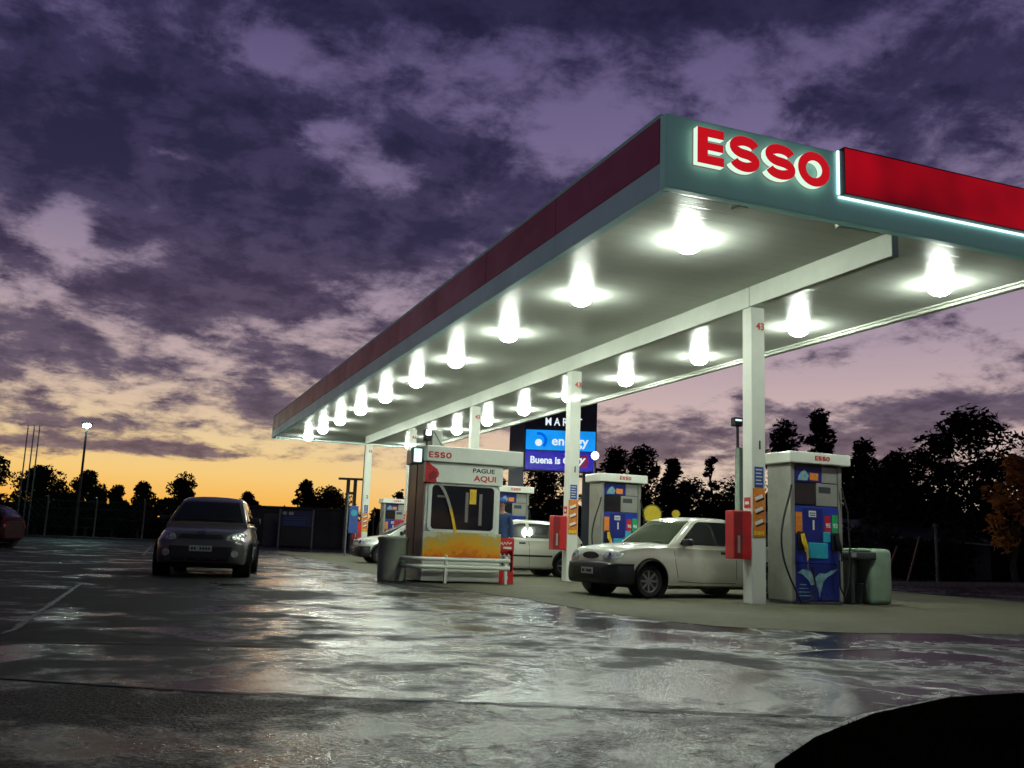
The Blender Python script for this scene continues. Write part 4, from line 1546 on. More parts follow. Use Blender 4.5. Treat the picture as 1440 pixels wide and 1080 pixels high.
def make_car(name, label, cat, loc, rz, s, spec, paint):
    c = thing(name, label, cat, loc, rz)
    c.scale = (s, s, s)
    wb, tr, r = spec['wb'], spec['track'], spec['r']
    body = obj_from_bm(body_loft(spec['body'], crown=spec.get('crown', .02)), 'body', paint, c)
    bm = bmesh.new()
    for x in (wb / 2, -wb / 2):
        for sg in (1, -1):
            q = bmesh.ops.create_cone(bm, cap_ends=True, segments=40, radius1=r + .055, radius2=r + .055, depth=.5)
            bmesh.ops.transform(bm, matrix=T(x, sg * (tr / 2 + .10), r + .02, rx=R(90)), verts=q['verts'])
    cut(body, bm)
    for p in body.data.polygons:
        p.use_smooth = True
    body.data.set_sharp_from_angle(angle=R(35))
    for x in (wb / 2, -wb / 2):
        for sg in (1, -1):
            rr = r + .050
            MB().lathe([(.05, -.12), (rr, -.12), (rr, .19), (rr - .004, .19), (rr - .004, -.116), (.05, -.116)], 36, xf=T(x, sg * (tr / 2 - .02), r + .02, rx=R(-90) if sg > 0 else R(90))).build('wheel_well', M['black'], c, 40)
    MB().box(-wb / 2 - .2, wb / 2 + .2, -tr / 2 + .12, tr / 2 - .12, .155, .235).build('underbody', M['black'], c)
    B = Surf(body)
    # cabin
    zb, zr, yb, yt = spec['belt'], spec['roof'], spec['yb'], spec['yt']

    def ys(z):
        return yb + (yt - yb) * (z - zb) / (zr - zb)
    top = spec['cabin']
    rings = []
    for x in xs_between(max(k[0] for k in top), min(k[0] for k in top), 40):
        zt = spline(top, x)[0]
        zt = max(zt, zb + .012)
        lo = zb - .05
        h = zt - lo
        pl = 1 - .035 * ((x - spec['cx']) / spec['cl']) ** 2
        half = [(0, lo), (ys(lo) * pl, lo), (ys(lo + .45 * h) * pl, lo + .45 * h), (ys(lo + .82 * h) * pl, lo + .82 * h), (ys(lo + .93 * h) * pl - .012, lo + .93 * h), (ys(zt) * pl - .05, zt - .012), (ys(zt) * pl - .14, zt + .003), (ys(zt) * .45, zt + .018), (0, zt + .024)]
        rings.append(mirror_ring(x, half))
    cab = obj_from_bm(loft(rings), 'cabin', paint, c)
    K = Surf(cab)
    for sg in (1, -1):
        for poly in spec['side_windows']:
            fr = decal(K, 'y', sg, poly, 'side_window', M['dark_glass'], c, off=.006)
    decal(K, 'x', 1, spec['windscreen'], 'windscreen', spec.get('ws_mat', M['dark_glass']), c, off=.008)
    if spec.get('rear_window'):
        decal(K, 'x', -1, spec['rear_window'], 'rear_window', M['dark_glass'], c, off=.008)
    # front
    if spec.get('bumper'):
        obj_from_bm(body_loft(spec['bumper'], 20), 'front_bumper', spec.get('bumper_mat', M['black']), c)
    FB = B
    for sg in (1, -1):
        hl = decal(B, 'x', 1, [(sg * a, b) for a, b in spec['headlight']], 'headlight', M['lamp_glass'], c, off=.010, thick=.02, maxlen=.06)
        if spec.get('headlight_bulb'):
            a, b, rr = spec['headlight_bulb']
            p, n = B.hit('x', 1, sg * a, b)
            MB().lathe([(0, 0), (rr, .004), (rr * .9, .014), (0, .02)], 20, xf=Matrix.Translation(p + n * .006) @ n.to_track_quat('Z', 'Y').to_matrix().to_4x4()).build('reflector', M['chrome'], hl, 50)
        if spec.get('indicator'):
            decal(B, 'y', sg, spec['indicator'], 'indicator', M['amber'], c, off=.006)
        if spec.get('fog'):
            a, b, rr = spec['fog']
            p, n = B.hit('x', 1, sg * a, b)
            f = MB().lathe([(0, 0), (rr, 0), (rr, .02), (rr * .8, .022), (0, .018)], 20, xf=Matrix.Translation(p + n * .004) @ n.to_track_quat('Z', 'Y').to_matrix().to_4x4()).build('fog_lamp', M['lamp_glass'], c, 50)
        if spec.get('taillight'):
            decal(B, 'x', -1, [(sg * a, b) for a, b in spec['taillight']], 'taillight', M['tail_red'], c, off=.008)
        # doors: seams, handle, mirror, sill
        d = None
        for pts in spec['seams']:
            seam(B, sg, pts, c)
        for hx, hz in spec['handles']:
            p, n = B.hit('y', sg, hx, hz)
            MB().box(hx - .09, hx + .09, p.y - .02, p.y + .022, hz - .022, hz + .022, .012, 2).build('door_handle', spec.get('handle_mat', M['black']), c)
        mx, mz = spec['mirror']
        p, n = K.hit('y', sg, mx, mz)
        y = abs(p.y)
        m_ = MB().box(mx - .06, mx + .05, sg * (y + .04) if sg > 0 else -(y + .24), (y + .24) if sg > 0 else -(y + .04), mz - .06, mz + .065, .03, 3).build('wing_mirror', spec.get('mirror_mat', M['black']), c, 50)
        MB().box(mx - .07, mx - .062, sg * (y + .06) if sg > 0 else -(y + .22), (y + .22) if sg > 0 else -(y + .06), mz - .045, mz + .05).build('mirror_glass', M['chrome'], m_)
        MB().tube([(mx, sg * (y - .03), mz - .03), (mx, sg * (y + .07), mz - .015)], .022, 8).build('mirror_arm', M['black'], m_)
        if spec.get('rub_strip'):
            decal(B, 'y', sg, spec['rub_strip'], 'rub_strip', M['black'], c, off=.008, thick=.012)
        if spec.get('arch'):
            for x in (wb / 2, -wb / 2):
                pts = [(x + (r + .075) * math.cos(R(a)), r + .02 + (r + .075) * math.sin(R(a))) for a in range(-4, 186, 10)]
                seam(B, sg, pts, c, 'arch_trim', .035, off=.006)
    decal(B, 'x', 1, spec['grille'], 'grille', M['black'], c, off=.008, thick=.014, maxlen=.07)
    if spec.get('lower_grille'):
        decal(B, 'x', 1, spec['lower_grille'], 'lower_grille', M['black'], c, off=.006, thick=.012, maxlen=.08)
    if spec.get('grille_bar'):
        decal(B, 'x', 1, spec['grille_bar'], 'grille_bar', M['galv'], c, off=.014, thick=.012, maxlen=.08)
    if spec.get('chevrons'):
        for dz in (0, .045):
            q = stroke([(-.07, .755 + dz), (0, .80 + dz), (.07, .755 + dz)], .024)
            decal(B, 'x', 1, q, 'emblem', M['chrome'], c, off=.016, thick=.008)
    # plate with its unreadable marks
    py0, py1, pz0, pz1, px = spec['plate']
    pl = MB().box(px, px + .014, py0, py1, pz0, pz1, .003, 1).build('number_plate', spec.get('plate_mat', M['plate_white']), c)
    mb = MB()
    for k in range(7):
        if k in (2,):
            continue
        y = py0 + .05 + (py1 - py0 - .1) * k / 6
        mb.box(px + .0145, px + .017, y - .018, y + .018, pz0 + .03, pz1 - .03)
    mb.build('print', M['ink'], pl)
    for x in (wb / 2, -wb / 2):
        for sg in (1, -1):
            make_wheel(c, x, sg * (tr / 2 - .01), r, .18, spec.get('spokes', 6))
    # wipers lying at the foot of the windscreen
    ww = MB()
    for y0, y1 in ((.05, .5), (-.5, -.05)):
        pts = []
        for k in range(7):
            y = y0 + (y1 - y0) * k / 6
            p, n = K.hit('x', 1, y, spec['wiper_z'] + .03 * k / 6)
            pts.append(p + n * .02)
        ww.tube(pts, .007, 6)
    ww.build('wiper', M['black'], c, 60)
    if spec.get('bed'):
        b0, b1, bz = spec['bed']
        # load bay: raised side walls behind the cab
        for sg in (1, -1):
            MB().box(b1, b0, min(sg * .80, sg * .735), max(sg * .80, sg * .735), spec['belt'] - .03, bz, .02, 2).build('bed_wall', paint, c)
        MB().box(b1, b1 + .05, -.73, .73, spec['belt'] - .03, bz - .01, .02, 2).build('tailgate', paint, c)
    return c


PICKUP = dict(
    wb=2.83, track=1.42, r=.29, belt=.905, roof=1.44, yb=.785, yt=.64, cx=.1, cl=1.2, crown=.045,
    body=[(2.13, .34, .70, .60, .46), (2.08, .28, .775, .72, .60), (1.95, .22, .835, .795, .69), (1.415, .20, .905, .83, .735), (.95, .19, .925, .835, .765), (.3, .19, .915, .835, .79), (-.9, .19, .915, .83, .79), (-1.9, .24, .925, .82, .79), (-2.08, .34, .92, .78, .75)],
    cabin=[(1.00, .905), (.66, 1.175), (.34, 1.40), (.15, 1.437), (-.40, 1.445), (-.60, 1.43), (-.70, 1.20), (-.74, .91)],
    side_windows=[[(.73, .945), (.68, 1.01), (.31, 1.33), (.22, 1.368), (-.44, 1.372), (-.49, 1.33), (-.51, .945)]],
    windscreen=[(-.70, .94), (.70, .94), (.575, 1.372), (-.575, 1.372)],
    rear_window=[(-.60, 1.0), (.60, 1.0), (.54, 1.35), (-.54, 1.35)],
    bumper=[(2.205, .30, .50, .46, .44), (2.17, .235, .575, .66, .64), (2.03, .20, .595, .81, .80), (1.79, .20, .595, .85, .845)],
    headlight=[(.40, .645), (.70, .645), (.745, .68), (.735, .755), (.62, .785), (.44, .765), (.38, .70)], headlight_bulb=(.55, .71, .055),
    grille=[(q[0], q[1]) for q in circle(0, .70, .25, .06, 24)],
    seams=[[(.88, .89), (.87, .60), (.80, .30)], [(-.56, .89), (-.56, .34)], [(.80, .30), (.3, .275), (-.56, .275)]],
    handles=[(-.30, .82)], mirror=(.66, .985), plate=(-.18, .18, .38, .49, 2.20), wiper_z=.95, spokes=8, arch=True, bed=(-.80, -2.06, .965), ws_mat=M['screen_glass'], grille_bar=None)
HATCH = dict(
    wb=2.46, track=1.40, r=.29, belt=.985, roof=1.52, yb=.755, yt=.56, cx=-.3, cl=1.4,
    body=[(1.97, .33, .70, .52, .36), (1.92, .27, .765, .68, .52), (1.76, .21, .835, .785, .62), (1.23, .19, .93, .83, .70), (.85, .185, .985, .835, .745), (0, .18, 1.0, .835, .765), (-1.2, .18, 1.0, .83, .755), (-1.68, .25, .985, .80, .71), (-1.83, .34, .92, .70, .60)],
    cabin=[(1.10, .985), (.72, 1.23), (.30, 1.455), (-.1, 1.515), (-.7, 1.505), (-1.25, 1.42), (-1.55, 1.22), (-1.74, .99)],
    side_windows=[[(.70, 1.03), (.55, 1.17), (.26, 1.355), (.02, 1.425), (-.14, 1.435), (-.17, 1.03)], [(-.25, 1.03), (-.22, 1.437), (-.75, 1.425), (-1.05, 1.36), (-1.2, 1.20), (-1.18, 1.03)]],
    windscreen=[(-.66, 1.02), (.66, 1.02), (.50, 1.425), (-.50, 1.425)],
    rear_window=[(-.58, 1.06), (.58, 1.06), (.48, 1.38), (-.48, 1.38)],
    headlight=[(.43, .68), (.60, .655), (.735, .70), (.765, .78), (.70, .825), (.55, .80), (.45, .745)], headlight_bulb=(.58, .735, .06),
    fog=(.60, .44, .065),
    taillight=[(.56, .68), (.72, .68), (.74, .93), (.60, .96)],
    grille=[(-.40, .70), (.40, .70), (.36, .775), (-.36, .775)],
    lower_grille=[(-.50, .30), (.50, .30), (.56, .56), (-.56, .56)], grille_bar=[(-.62, .285), (.62, .285), (.62, .305), (-.62, .305)],
    seams=[[(.80, .96), (.80, .60), (.70, .30)], [(-.20, .96), (-.22, .30)], [(.70, .30), (-.22, .285), (-.95, .30)], [(-1.16, .96), (-1.10, .75), (-.95, .60), (-.95, .30)]],
    handles=[(-.02, .90), (-.98, .91)], mirror=(.62, 1.06), plate=(-.20, .20, .47, .575, 1.965), wiper_z=1.03, spokes=5, arch=True,
    rub_strip=[(.85, .50), (.85, .545), (-.85, .545), (-.85, .50)])


def make_cars():
    make_car('pickup_truck', 'white two door pickup with black bumper facing left under the canopy', 'pickup', (3.61, 5.35, .004), 3.28, .92, PICKUP, M['white_paint'])
    h = dict(HATCH, chevrons=True, plate_mat=M['plate_green'])
    make_car('parked_car', 'dark grey rounded hatchback facing the viewer on the open wet forecourt', 'car', (-3.94, 10.18, 0), -1.74, .95, h, M['grey_paint'])
    w = dict(HATCH, belt=.93, roof=1.42, mirror=(.62, 1.0), mirror_mat=M['white_paint'],
             body=[(k[0], k[1], k[2] - .05, k[3], k[4]) for k in HATCH['body']],
             cabin=[(1.05, .935), (.66, 1.17), (.22, 1.385), (-.1, 1.425), (-.8, 1.42), (-1.35, 1.34), (-1.60, 1.15), (-1.74, .94)],
             side_windows=[[(.66, .975), (.5, 1.11), (.20, 1.29), (.0, 1.335), (-.16, 1.34), (-.18, .975)], [(-.27, .975), (-.25, 1.342), (-.80, 1.335), (-1.08, 1.27), (-1.2, 1.12), (-1.18, .975)]],
             windscreen=[(-.66, .965), (.66, .965), (.50, 1.335), (-.50, 1.335)], rear_window=[(-.58, 1.0), (.58, 1.0), (.48, 1.30), (-.48, 1.30)], handles=[(-.02, .84), (-.98, .85)],
             headlight=[(a, b - .05) for a, b in HATCH['headlight']], headlight_bulb=(.58, .685, .06), grille=[(a, b - .04) for a, b in HATCH['grille']], wiper_z=.975,
             seams=[[(x, z - .05) for x, z in q] for q in HATCH['seams']])
    make_car('parked_car', 'light silver hatchback at the pumps, half hidden behind the red oil rack', 'car', (3.45, 13.2, .004), PI, .95, w, M['white_paint'])
    w2 = dict(w, mirror_mat=M['black'])
    make_car('parked_car', 'pale car nose with dark bumper showing beyond the round bin', 'car', (3.05, 20.6, .004), PI - .04, .95, dict(w2, bumper=[(2.03, .30, .48, .42, .40), (1.99, .235, .54, .60, .58), (1.85, .19, .555, .79, .78), (1.62, .19, .555, .84, .835)], plate=(-.18, .18, .37, .475, 2.028)), M['silver_paint'])
    r = dict(HATCH)
    make_car('parked_car', 'dark red car leaving the frame at the far left edge', 'car', (-10.6, 27.1, 0), R(180 - 21), .95, r, M['red_paint'])


make_cars()

# ------------------------------------------------------------------ sign pylon, lamps, poles, fence
def make_street():
    p = thing('sign_pylon', 'tall dark price pylon with lit sky blue and deep blue panels behind the canopy', 'sign pylon', (13.25, 31.9, 0), R(-21.4))
    MB().box(-2.42, 1.72, .03, .42, 4.2, 8.6, .02, 1).build('cabinet', M['pylon_dark'], p)
    MB().box(-2.44, -1.72, -.02, .45, 0, 8.62, .02, 1).build('leg', M['pylon_grey'], p)
    MB().box(1.1, 1.6, .08, .38, 0, 4.19, .02, 1).build('leg', M['pylon_dark'], p)
    c = MB().box(-1.66, 1.66, -.03, .028, 5.22, 6.17, .01, 1).build('sky_blue_panel', M['sign_cyan'], p)
    mb = MB()
    text(mb, 'energy', -.42, -.034, 5.47, .62, .003, .012, width=1.75)
    text(mb, 'mobil', .35, -.034, 5.98, .14, .003, .002)
    mb.prism(circle(-1.05, 5.56, .17), -.038, -.032)
    mb.build('print', M['sign_white'], c)
    mb = MB()
    mb.prism(stroke([(-1.05 + .34 * math.cos(R(a)), 5.66 + .34 * math.sin(R(a))) for a in range(-50, 110, 12)], .13), -.037, -.032)
    mb.build('print', M['sign_swoosh'], c)
    d = MB().box(-1.66, 1.66, -.03, .028, 4.26, 5.17, .01, 1).build('deep_blue_panel', M['sign_navy'], p)
    MB().prism([(.62, 4.42), (1.22, 4.42), (1.36, 4.70), (1.30, 5.02), (.62, 5.02)], -.034, -.0305).build('red_patch', M['sign_red'], d)
    mb = MB()
    text(mb, 'Buena is C', -1.42, -.038, 4.58, .46, .003, .016, width=1.85)
    text(mb, 'ry', .70, -.042, 4.62, .55, .003, .016, shear=.35, width=.52)
    mb.build('print', M['sign_white'], d)
    mb = MB()
    text(mb, 'M A R E T', -.75, .026, 6.42, .52, .003, .01, width=1.75)
    mb.build('print', M['sign_white'], p)

    def post_lamp(name, label, cat, x, y, h, r, lens, head):
        t = thing(name, label, cat, (x, y, 0))
        MB().tube([(0, 0, 0), (0, 0, h * .45), (0, 0, h)], [r * 1.5, r * 1.2, r], 10).build('pole', M['pole_dark'] if head != 'globe' else M['galv'], t, 50)
        MB().lathe([(r * 3, 0), (r * 3, .03), (r * 1.6, .06)], 12).build('base_plate', M['galv'], t, 40)
        if head == 'globe':
            mb = MB()
            mb.lathe([(.05, -.02)] + [(.165 * math.sin(a), .16 - .165 * math.cos(a)) for a in [PI * k / 12 for k in range(1, 12)]] + [(0, .325)], 20, xf=T(0, 0, h))
            mb.build('globe', lens, t, 60)
        else:
            MB().box(-.34, .34, -.18, .18, h - .02, h + .12, .04, 2).build('lamp_head', M['galv'], t)
            mb = MB()
            mb.lathe([(0, -.20), (.14, -.17), (.24, -.09), (.27, 0)], 20, xf=T(0, 0, h - .022))
            mb.build('lens', lens, t, 60)
        return t
    post_lamp('street_lamp', 'tall lit street lamp with bluish white head at far left', 'street lamp', -8.83, 60.3, 7.55, .07, M['street'], 'flat')
    post_lamp('globe_lamp', 'lit white globe lamp on a thin post right of the deep blue sign', 'lamp post', 12.5, 26.7, 4.4, .045, M['globe'], 'globe')
    t = thing('light_mast', 'green grey mast with a small floodlight rising behind the nearest column', 'light mast', (12.35, 16.1, 0))
    MB().box(-.13, .13, -.12, .12, 0, 4.05, .015, 1).build('pillar', M['unit'], t)
    MB().tube([(-.09, .02, 4.05), (-.10, .02, 4.95)], .045, 8).build('arm', M['pole_dark'], t)
    f = MB().box(-.30, .04, -.16, .10, 4.72, 5.0, .03, 2).build('floodlight', M['pole_dark'], t)
    MB().box(-.30, -.08, -.185, -.165, 4.88, 4.93).build('lens', M['flood'], f)
    # flag poles
    for i, (x, y, w) in enumerate(((-12.75, 64.2, 'leftmost of the three'), (-12.35, 64.05, 'middle one of the three'), (-12.0, 63.9, 'rightmost of the three'))):
        t = thing('flag_pole', 'thin bare flag pole at far left, ' + w, 'flag pole', (x, y, 0), group='flag poles at far left')
        MB().tube([(0, 0, 0), (0, 0, 3), (0, 0, 7.5)], [.05, .042, .028], 8).build('pole', M['pole_dark'], t, 50)
        MB().lathe([(0, -.05), (.055, 0), (0, .05)], 10, xf=T(0, 0, 7.54)).build('finial', M['galv'], t)
        MB().tube([(.04, 0, 7.4), (.05, 0, 4.2), (.04, 0, 1.2)], .008, 4).build('halyard', M['galv'], t)
    # wire fence along the far edge
    f = thing('wire_fence', 'dark wire fence on grey posts along the far edge of the lot', 'fence', (-5.8, 58.6, 0))
    A, Bv = Vector((-40, 65.5)), Vector((10, 55.4))
    d = (Bv - A)
    n = 17
    for i in range(n + 1):
        q = A + d * i / n - Vector((-5.8, 58.6))
        MB().tube([(q.x, q.y, 0), (q.x, q.y, 2.45), (q.x - .05, q.y - .12, 2.68)], .055, 8).build('post', M['galv'], f, 50)
    mb = MB()
    a, b = A - Vector((-5.8, 58.6)), Bv - Vector((-5.8, 58.6))
    for z in (.12, .7, 1.3, 1.9, 2.4):
        mb.tube([(a.x, a.y, z), (b.x, b.y, z)], .010, 4, False)
    L_ = d.length
    k = 0
    while k < L_:
        for sg in (1, -1):
            z0, z1 = (.12, 2.4) if sg > 0 else (2.4, .12)
            p0 = a + (b - a) * (k / L_)
            p1 = a + (b - a) * min(1, (k + 2.28) / L_)
            mb.tube([(p0.x, p0.y, z0), (p1.x, p1.y, z1)], .006, 3, False)
        k += .38
    mb.build('wire_mesh', M['shed'], f)
    # information board and shed at the far end
    t = thing('notice_board', 'dark blue notice board with two pale emblems on grey posts, far end of the lot', 'notice board', (3.75, 48.9, 0), R(-21.4))
    MB().box(-.92, .92, -.04, .04, 1.25, 2.2, .01, 1).build('board', M['board_blue'], t)
    MB().box(-.95, .95, .045, .10, .1, 1.24, .01, 1).build('lower_panel', M['shed'], t)
    mb = MB()
    mb.prism(circle(-.72, 2.03, .13, .10), -.048, -.042)
    mb.prism(rrect(-.48, -.18, 1.93, 2.12, .08), -.048, -.042)
    mb.build('emblem', M['silver_panel'], t)
    mb = MB()
    for z in (1.78, 1.66, 1.5, 1.38):
        mb.box(-.75, .7 - .15 * (z < 1.6), -.047, -.042, z, z + .035)
    mb.build('print', M['blue_label'], t)
    for x in (-1.0, 1.0):
        MB().box(x - .045, x + .045, -.05, .05, 0, 2.28, .008, 1).build('post', M['galv'], t)
    t = thing('shed', 'low dark flat roofed shed behind the notice board', 'shed', (3.3, 53.6, 0), R(-21.4))
    MB().box(-1.7, 4.6, 0, 2.4, 0, 2.40, .02, 1).build('wall', M['shed'], t)
    MB().box(-1.85, 4.75, -.15, 2.5, 2.402, 2.54, .01, 1).build('roof', M['shed'], t)
    MB().box(-.9, .1, -.012, -.002, .02, 2.05).build('door', M['pole_dark'], t)
    # far poles between lot and trees
    t = thing('utility_pole', 'pale twin leg utility pole with a short crossarm beyond the farthest left column', 'utility pole', (7.25, 50.3, 0), R(-21.4))
    for x in (-.22, .22):
        MB().box(x - .10, x + .10, -.1, .1, 0, 4.3, .01, 1).build('leg', M['concrete_pole'], t)
    MB().box(-.85, .85, -.07, .07, 4.302, 4.44, .01, 1).build('crossarm', M['concrete_pole'], t)
    mb = MB()
    for z in (1.2, 2.3, 3.4):
        mb.box(-.115, .115, -.08, .08, z, z + .16)
    mb.build('bracing', M['concrete_pole'], t)
    t = thing('mast', 'slender dark mast standing just right of the pale utility pole', 'mast', (7.85, 49.7, 0))
    MB().tube([(0, 0, 0), (0, 0, 7.2)], [.075, .05], 8).build('pole', M['pole_dark'], t, 50)
    mb = MB()
    for z in (3.2, 3.9, 4.6, 5.3, 6.0):
        mb.box(.03, .16, -.02, .02, z, z + .06)
    mb.build('step_irons', M['galv'], t)
    t = thing('service_sign', 'blue sign with pale disc on a thin grey post left of the farthest column', 'sign', (2.70, 29.0, 0))
    MB().box(-.10, -.045, .05, .10, 0, 2.5, .005, 1).build('post', M['galv'], t)
    MB().box(.0, .36, 0, .05, .92, 2.02, .01, 1).build('panel', M['blue_label'], t)
    MB().tube([(-.07, .075, 1.9), (.02, .03, 1.9)], .015, 6).build('bracket', M['galv'], t)
    MB().prism(circle(.18, 1.74, .13), -.006, -.001).build('disc', M['pump_cyan'], t)
    for i, (x, y, r, z, w) in enumerate(((11.95, 20.9, .34, 2.0, 'large'), (13.6, 22.0, .16, 2.1, 'small'))):
        t = thing('road_sign', '%s round yellow sign behind the roof of the white pickup' % w, 'sign', (x, y, 0), R(-25))
        MB().tube([(0, .04, 0), (0, .04, z + r * .6)], .03, 8).build('post', M['galv'], t, 50)
        dsc = MB().prism(circle(0, z, r), -.02, .0).build('disc', M['yellow_sign'], t)
        mb = MB()
        n = 28
        vs = [(rr * math.cos(2 * PI * k / n), -.024, z + rr * math.sin(2 * PI * k / n)) for rr in (r * .97, r * .9) for k in range(n)]
        mb.add(vs, [[k, (k + 1) % n, n + (k + 1) % n, n + k] for k in range(n)])
        mb.build('border', M['ink'], dsc)
    # dim things at the right edge of the lot
    t = thing('low_shed', 'long low dark roof between the trees right of the nearest pump', 'shed', (23.0, 21.5, 0), R(-19))
    MB().box(-4.2, 4.5, 0, 3, 0, 1.55, .02, 1).build('wall', M['shed'], t)
    mb = MB()
    mb.add([(-4.5, -.25, 1.85), (4.8, -.25, 1.45), (4.8, 3.2, 2.2), (-4.5, 3.2, 2.6), (-4.5, -.25, 1.78), (4.8, -.25, 1.38), (4.8, 3.2, 2.13), (-4.5, 3.2, 2.53)],
           [[0, 1, 2, 3], [7, 6, 5, 4], [0, 4, 5, 1], [1, 5, 6, 2], [2, 6, 7, 3], [3, 7, 4, 0]])
    mb.build('roof', M['pylon_dark'], t)
    MB().box(-4.5, 4.8, -.27, -.252, 1.36, 1.42, xf=T(0, 0, .23, ry=R(2.46))).build('roof_edge', M['galv'], t)
    for x, y, w, ln, mt in ((17.55, 14.6, 'taller', 1.5, 'red_dark'), (16.9, 14.9, 'shorter', 1.15, 'red')):
        o = MB().tube([(0, 0, 0), (.42, -.16, ln)], .035, 8).build('leaning_stake', M['stake'], None, 50, loc=(x, y, .0))
        tag(o, '%s of two reddish leaning stakes beyond the green grey waste unit' % w, 'stake', 'leaning stakes by the far kerb')
    t = thing('kerb_post', 'thin dark post at the far right kerb', 'post', (17.9, 13.7, 0))
    MB().tube([(0, 0, 0), (0, 0, 1.75)], .05, 8).build('pole', M['shed'], t, 50)
    MB().box(-.09, .09, -.06, .06, 1.752, 1.9, .02, 1).build('top', M['shed'], t)
    t = thing('low_light', 'low pale marker slab on the ground by the far left kerb', 'marker', (-11.6, 52.0, 0))
    MB().box(-.30, .30, -.2, .2, 0, .10, .03, 2).build('slab', M['steel_white'], t)
    MB().box(-.26, .26, -.16, .16, .101, .13, .02, 1).build('top', M['silver_panel'], t)
    # orange lamp hidden among the leaves
    t = thing('orange_lamp', 'orange street light half hidden in leaves at the right edge', 'street lamp', (26.6, 17.3, 0))
    MB().tube([(0, 0, 0), (0, 0, 3.9)], [.07, .04], 8).build('pole', M['pole_dark'], t, 50)
    mb = MB()
    mb.lathe([(0, -.18), (.16, -.10), (.2, 0), (.12, .10), (0, .12)], 14, xf=T(0, 0, 4.0))
    mb.build('lens', M['sodium'], t, 60)
    ld = bpy.data.lights.new('orange_glow', 'POINT')
    ld.energy = 7
    ld.color = (1., .42, .06)
    ld.shadow_soft_size = .25
    lo = bpy.data.objects.new('orange_glow', ld)
    COL.objects.link(lo)
    lo.location = (25.9, 16.5, 4.2)


make_street()


# ------------------------------------------------------------------ trees
def leaves(mb, rnd, c, rad, n, size, flat=.8):
    for _ in range(n):
        while True:
            p = Vector((rnd.uniform(-1, 1), rnd.uniform(-1, 1), rnd.uniform(-1, 1)))
            if p.length < 1:
                break
        p = Vector((p.x * rad, p.y * rad, p.z * rad * flat)) + c
        a = Vector((rnd.uniform(-1, 1), rnd.uniform(-1, 1), rnd.uniform(-1, 1))).normalized()
        b = a.orthogonal().normalized()
        s = size * rnd.uniform(.55, 1.3)
        mb.add([p - a * s, p - b * s * .45, p + a * s, p + b * s * .45], [[0, 1, 2, 3]])


def tree(label, x, y, h, w, kind, seed, group, leafm='leaf', trunk=.22, dens=1.):
    rnd = random.Random(seed)
    t = thing('tree', label, 'tree', (x, y, 0), group=group)
    mb = MB()
    lean = Vector((rnd.uniform(-.03, .03) * h, rnd.uniform(-.03, .03) * h, 0))
    r0 = .022 * h + .03
    top = h * (.92 if kind != 'broad' else .7)
    axis = [Vector((0, 0, 0)) + lean * k / 6 + Vector((rnd.uniform(-.02, .02) * h, rnd.uniform(-.02, .02) * h, 0)) * (k > 0) + Vector((0, 0, top * k / 6)) for k in range(7)]
    mb.tube(axis, [r0 * (1.1 - .16 * k) for k in range(7)], 7)
    cr = MB()
    size = .085 + .014 * h
    tips = []

    def env(u):
        if kind == 'broad':
            return math.sin(PI * min(1, .12 + u * .88)) ** .6
        if kind == 'narrow':
            return (math.sin(PI * min(1, .1 + u * .9)) ** .7) * (.75 + .25 * math.cos(u * 9 + seed))
        if kind == 'conifer':
            return (1 - u) ** .85 * (.8 + .2 * math.cos(u * 22 + seed))
        return math.sin(PI * min(1, .15 + u * .85)) ** .8
    ncl = {'broad': 46, 'narrow': 30, 'conifer': 34, 'sparse': 17}[kind]
    for i in range(ncl):
        u = (i + rnd.random()) / ncl
        z = h * (trunk + (1 - trunk) * u)
        a = rnd.uniform(0, 2 * PI)
        rr = w / 2 * env(u) * math.sqrt(rnd.uniform(.1, 1))
        k = min(5.99, z * .86 / top * 6)
        ax = axis[int(k)].lerp(axis[int(k) + 1], k - int(k))
        c = Vector((ax.x + rr * math.cos(a), ax.y + rr * math.sin(a), z))
        tips.append(c)
        if rnd.random() < .5:
            b0 = axis[max(1, min(5, int(k) - (1 if kind == 'broad' else 0)))]
            mid = b0.lerp(c, .55) + Vector((0, 0, -.03 * h))
            mb.tube([b0, mid, c], [r0 * .38, r0 * .24, r0 * .08], 5)
        cl = {'broad': .21, 'narrow': .30, 'conifer': .26, 'sparse': .20}[kind] * w * rnd.uniform(.6, 1.15)
        leaves(cr, rnd, c, cl, int((150 if kind != 'sparse' else 80) * dens), size)
    # loose sprigs past the outline
    for i in range(12):
        c = rnd.choice(tips)
        o = Vector((rnd.uniform(-1, 1), rnd.uniform(-1, 1), rnd.uniform(-.3, 1))) * w * .26
        leaves(cr, rnd, c + o, w * .06, 8, size * .9)
    mb.build('trunk', M['bark'], t, 50)
    cr.build('crown', M[leafm], t)
    return t


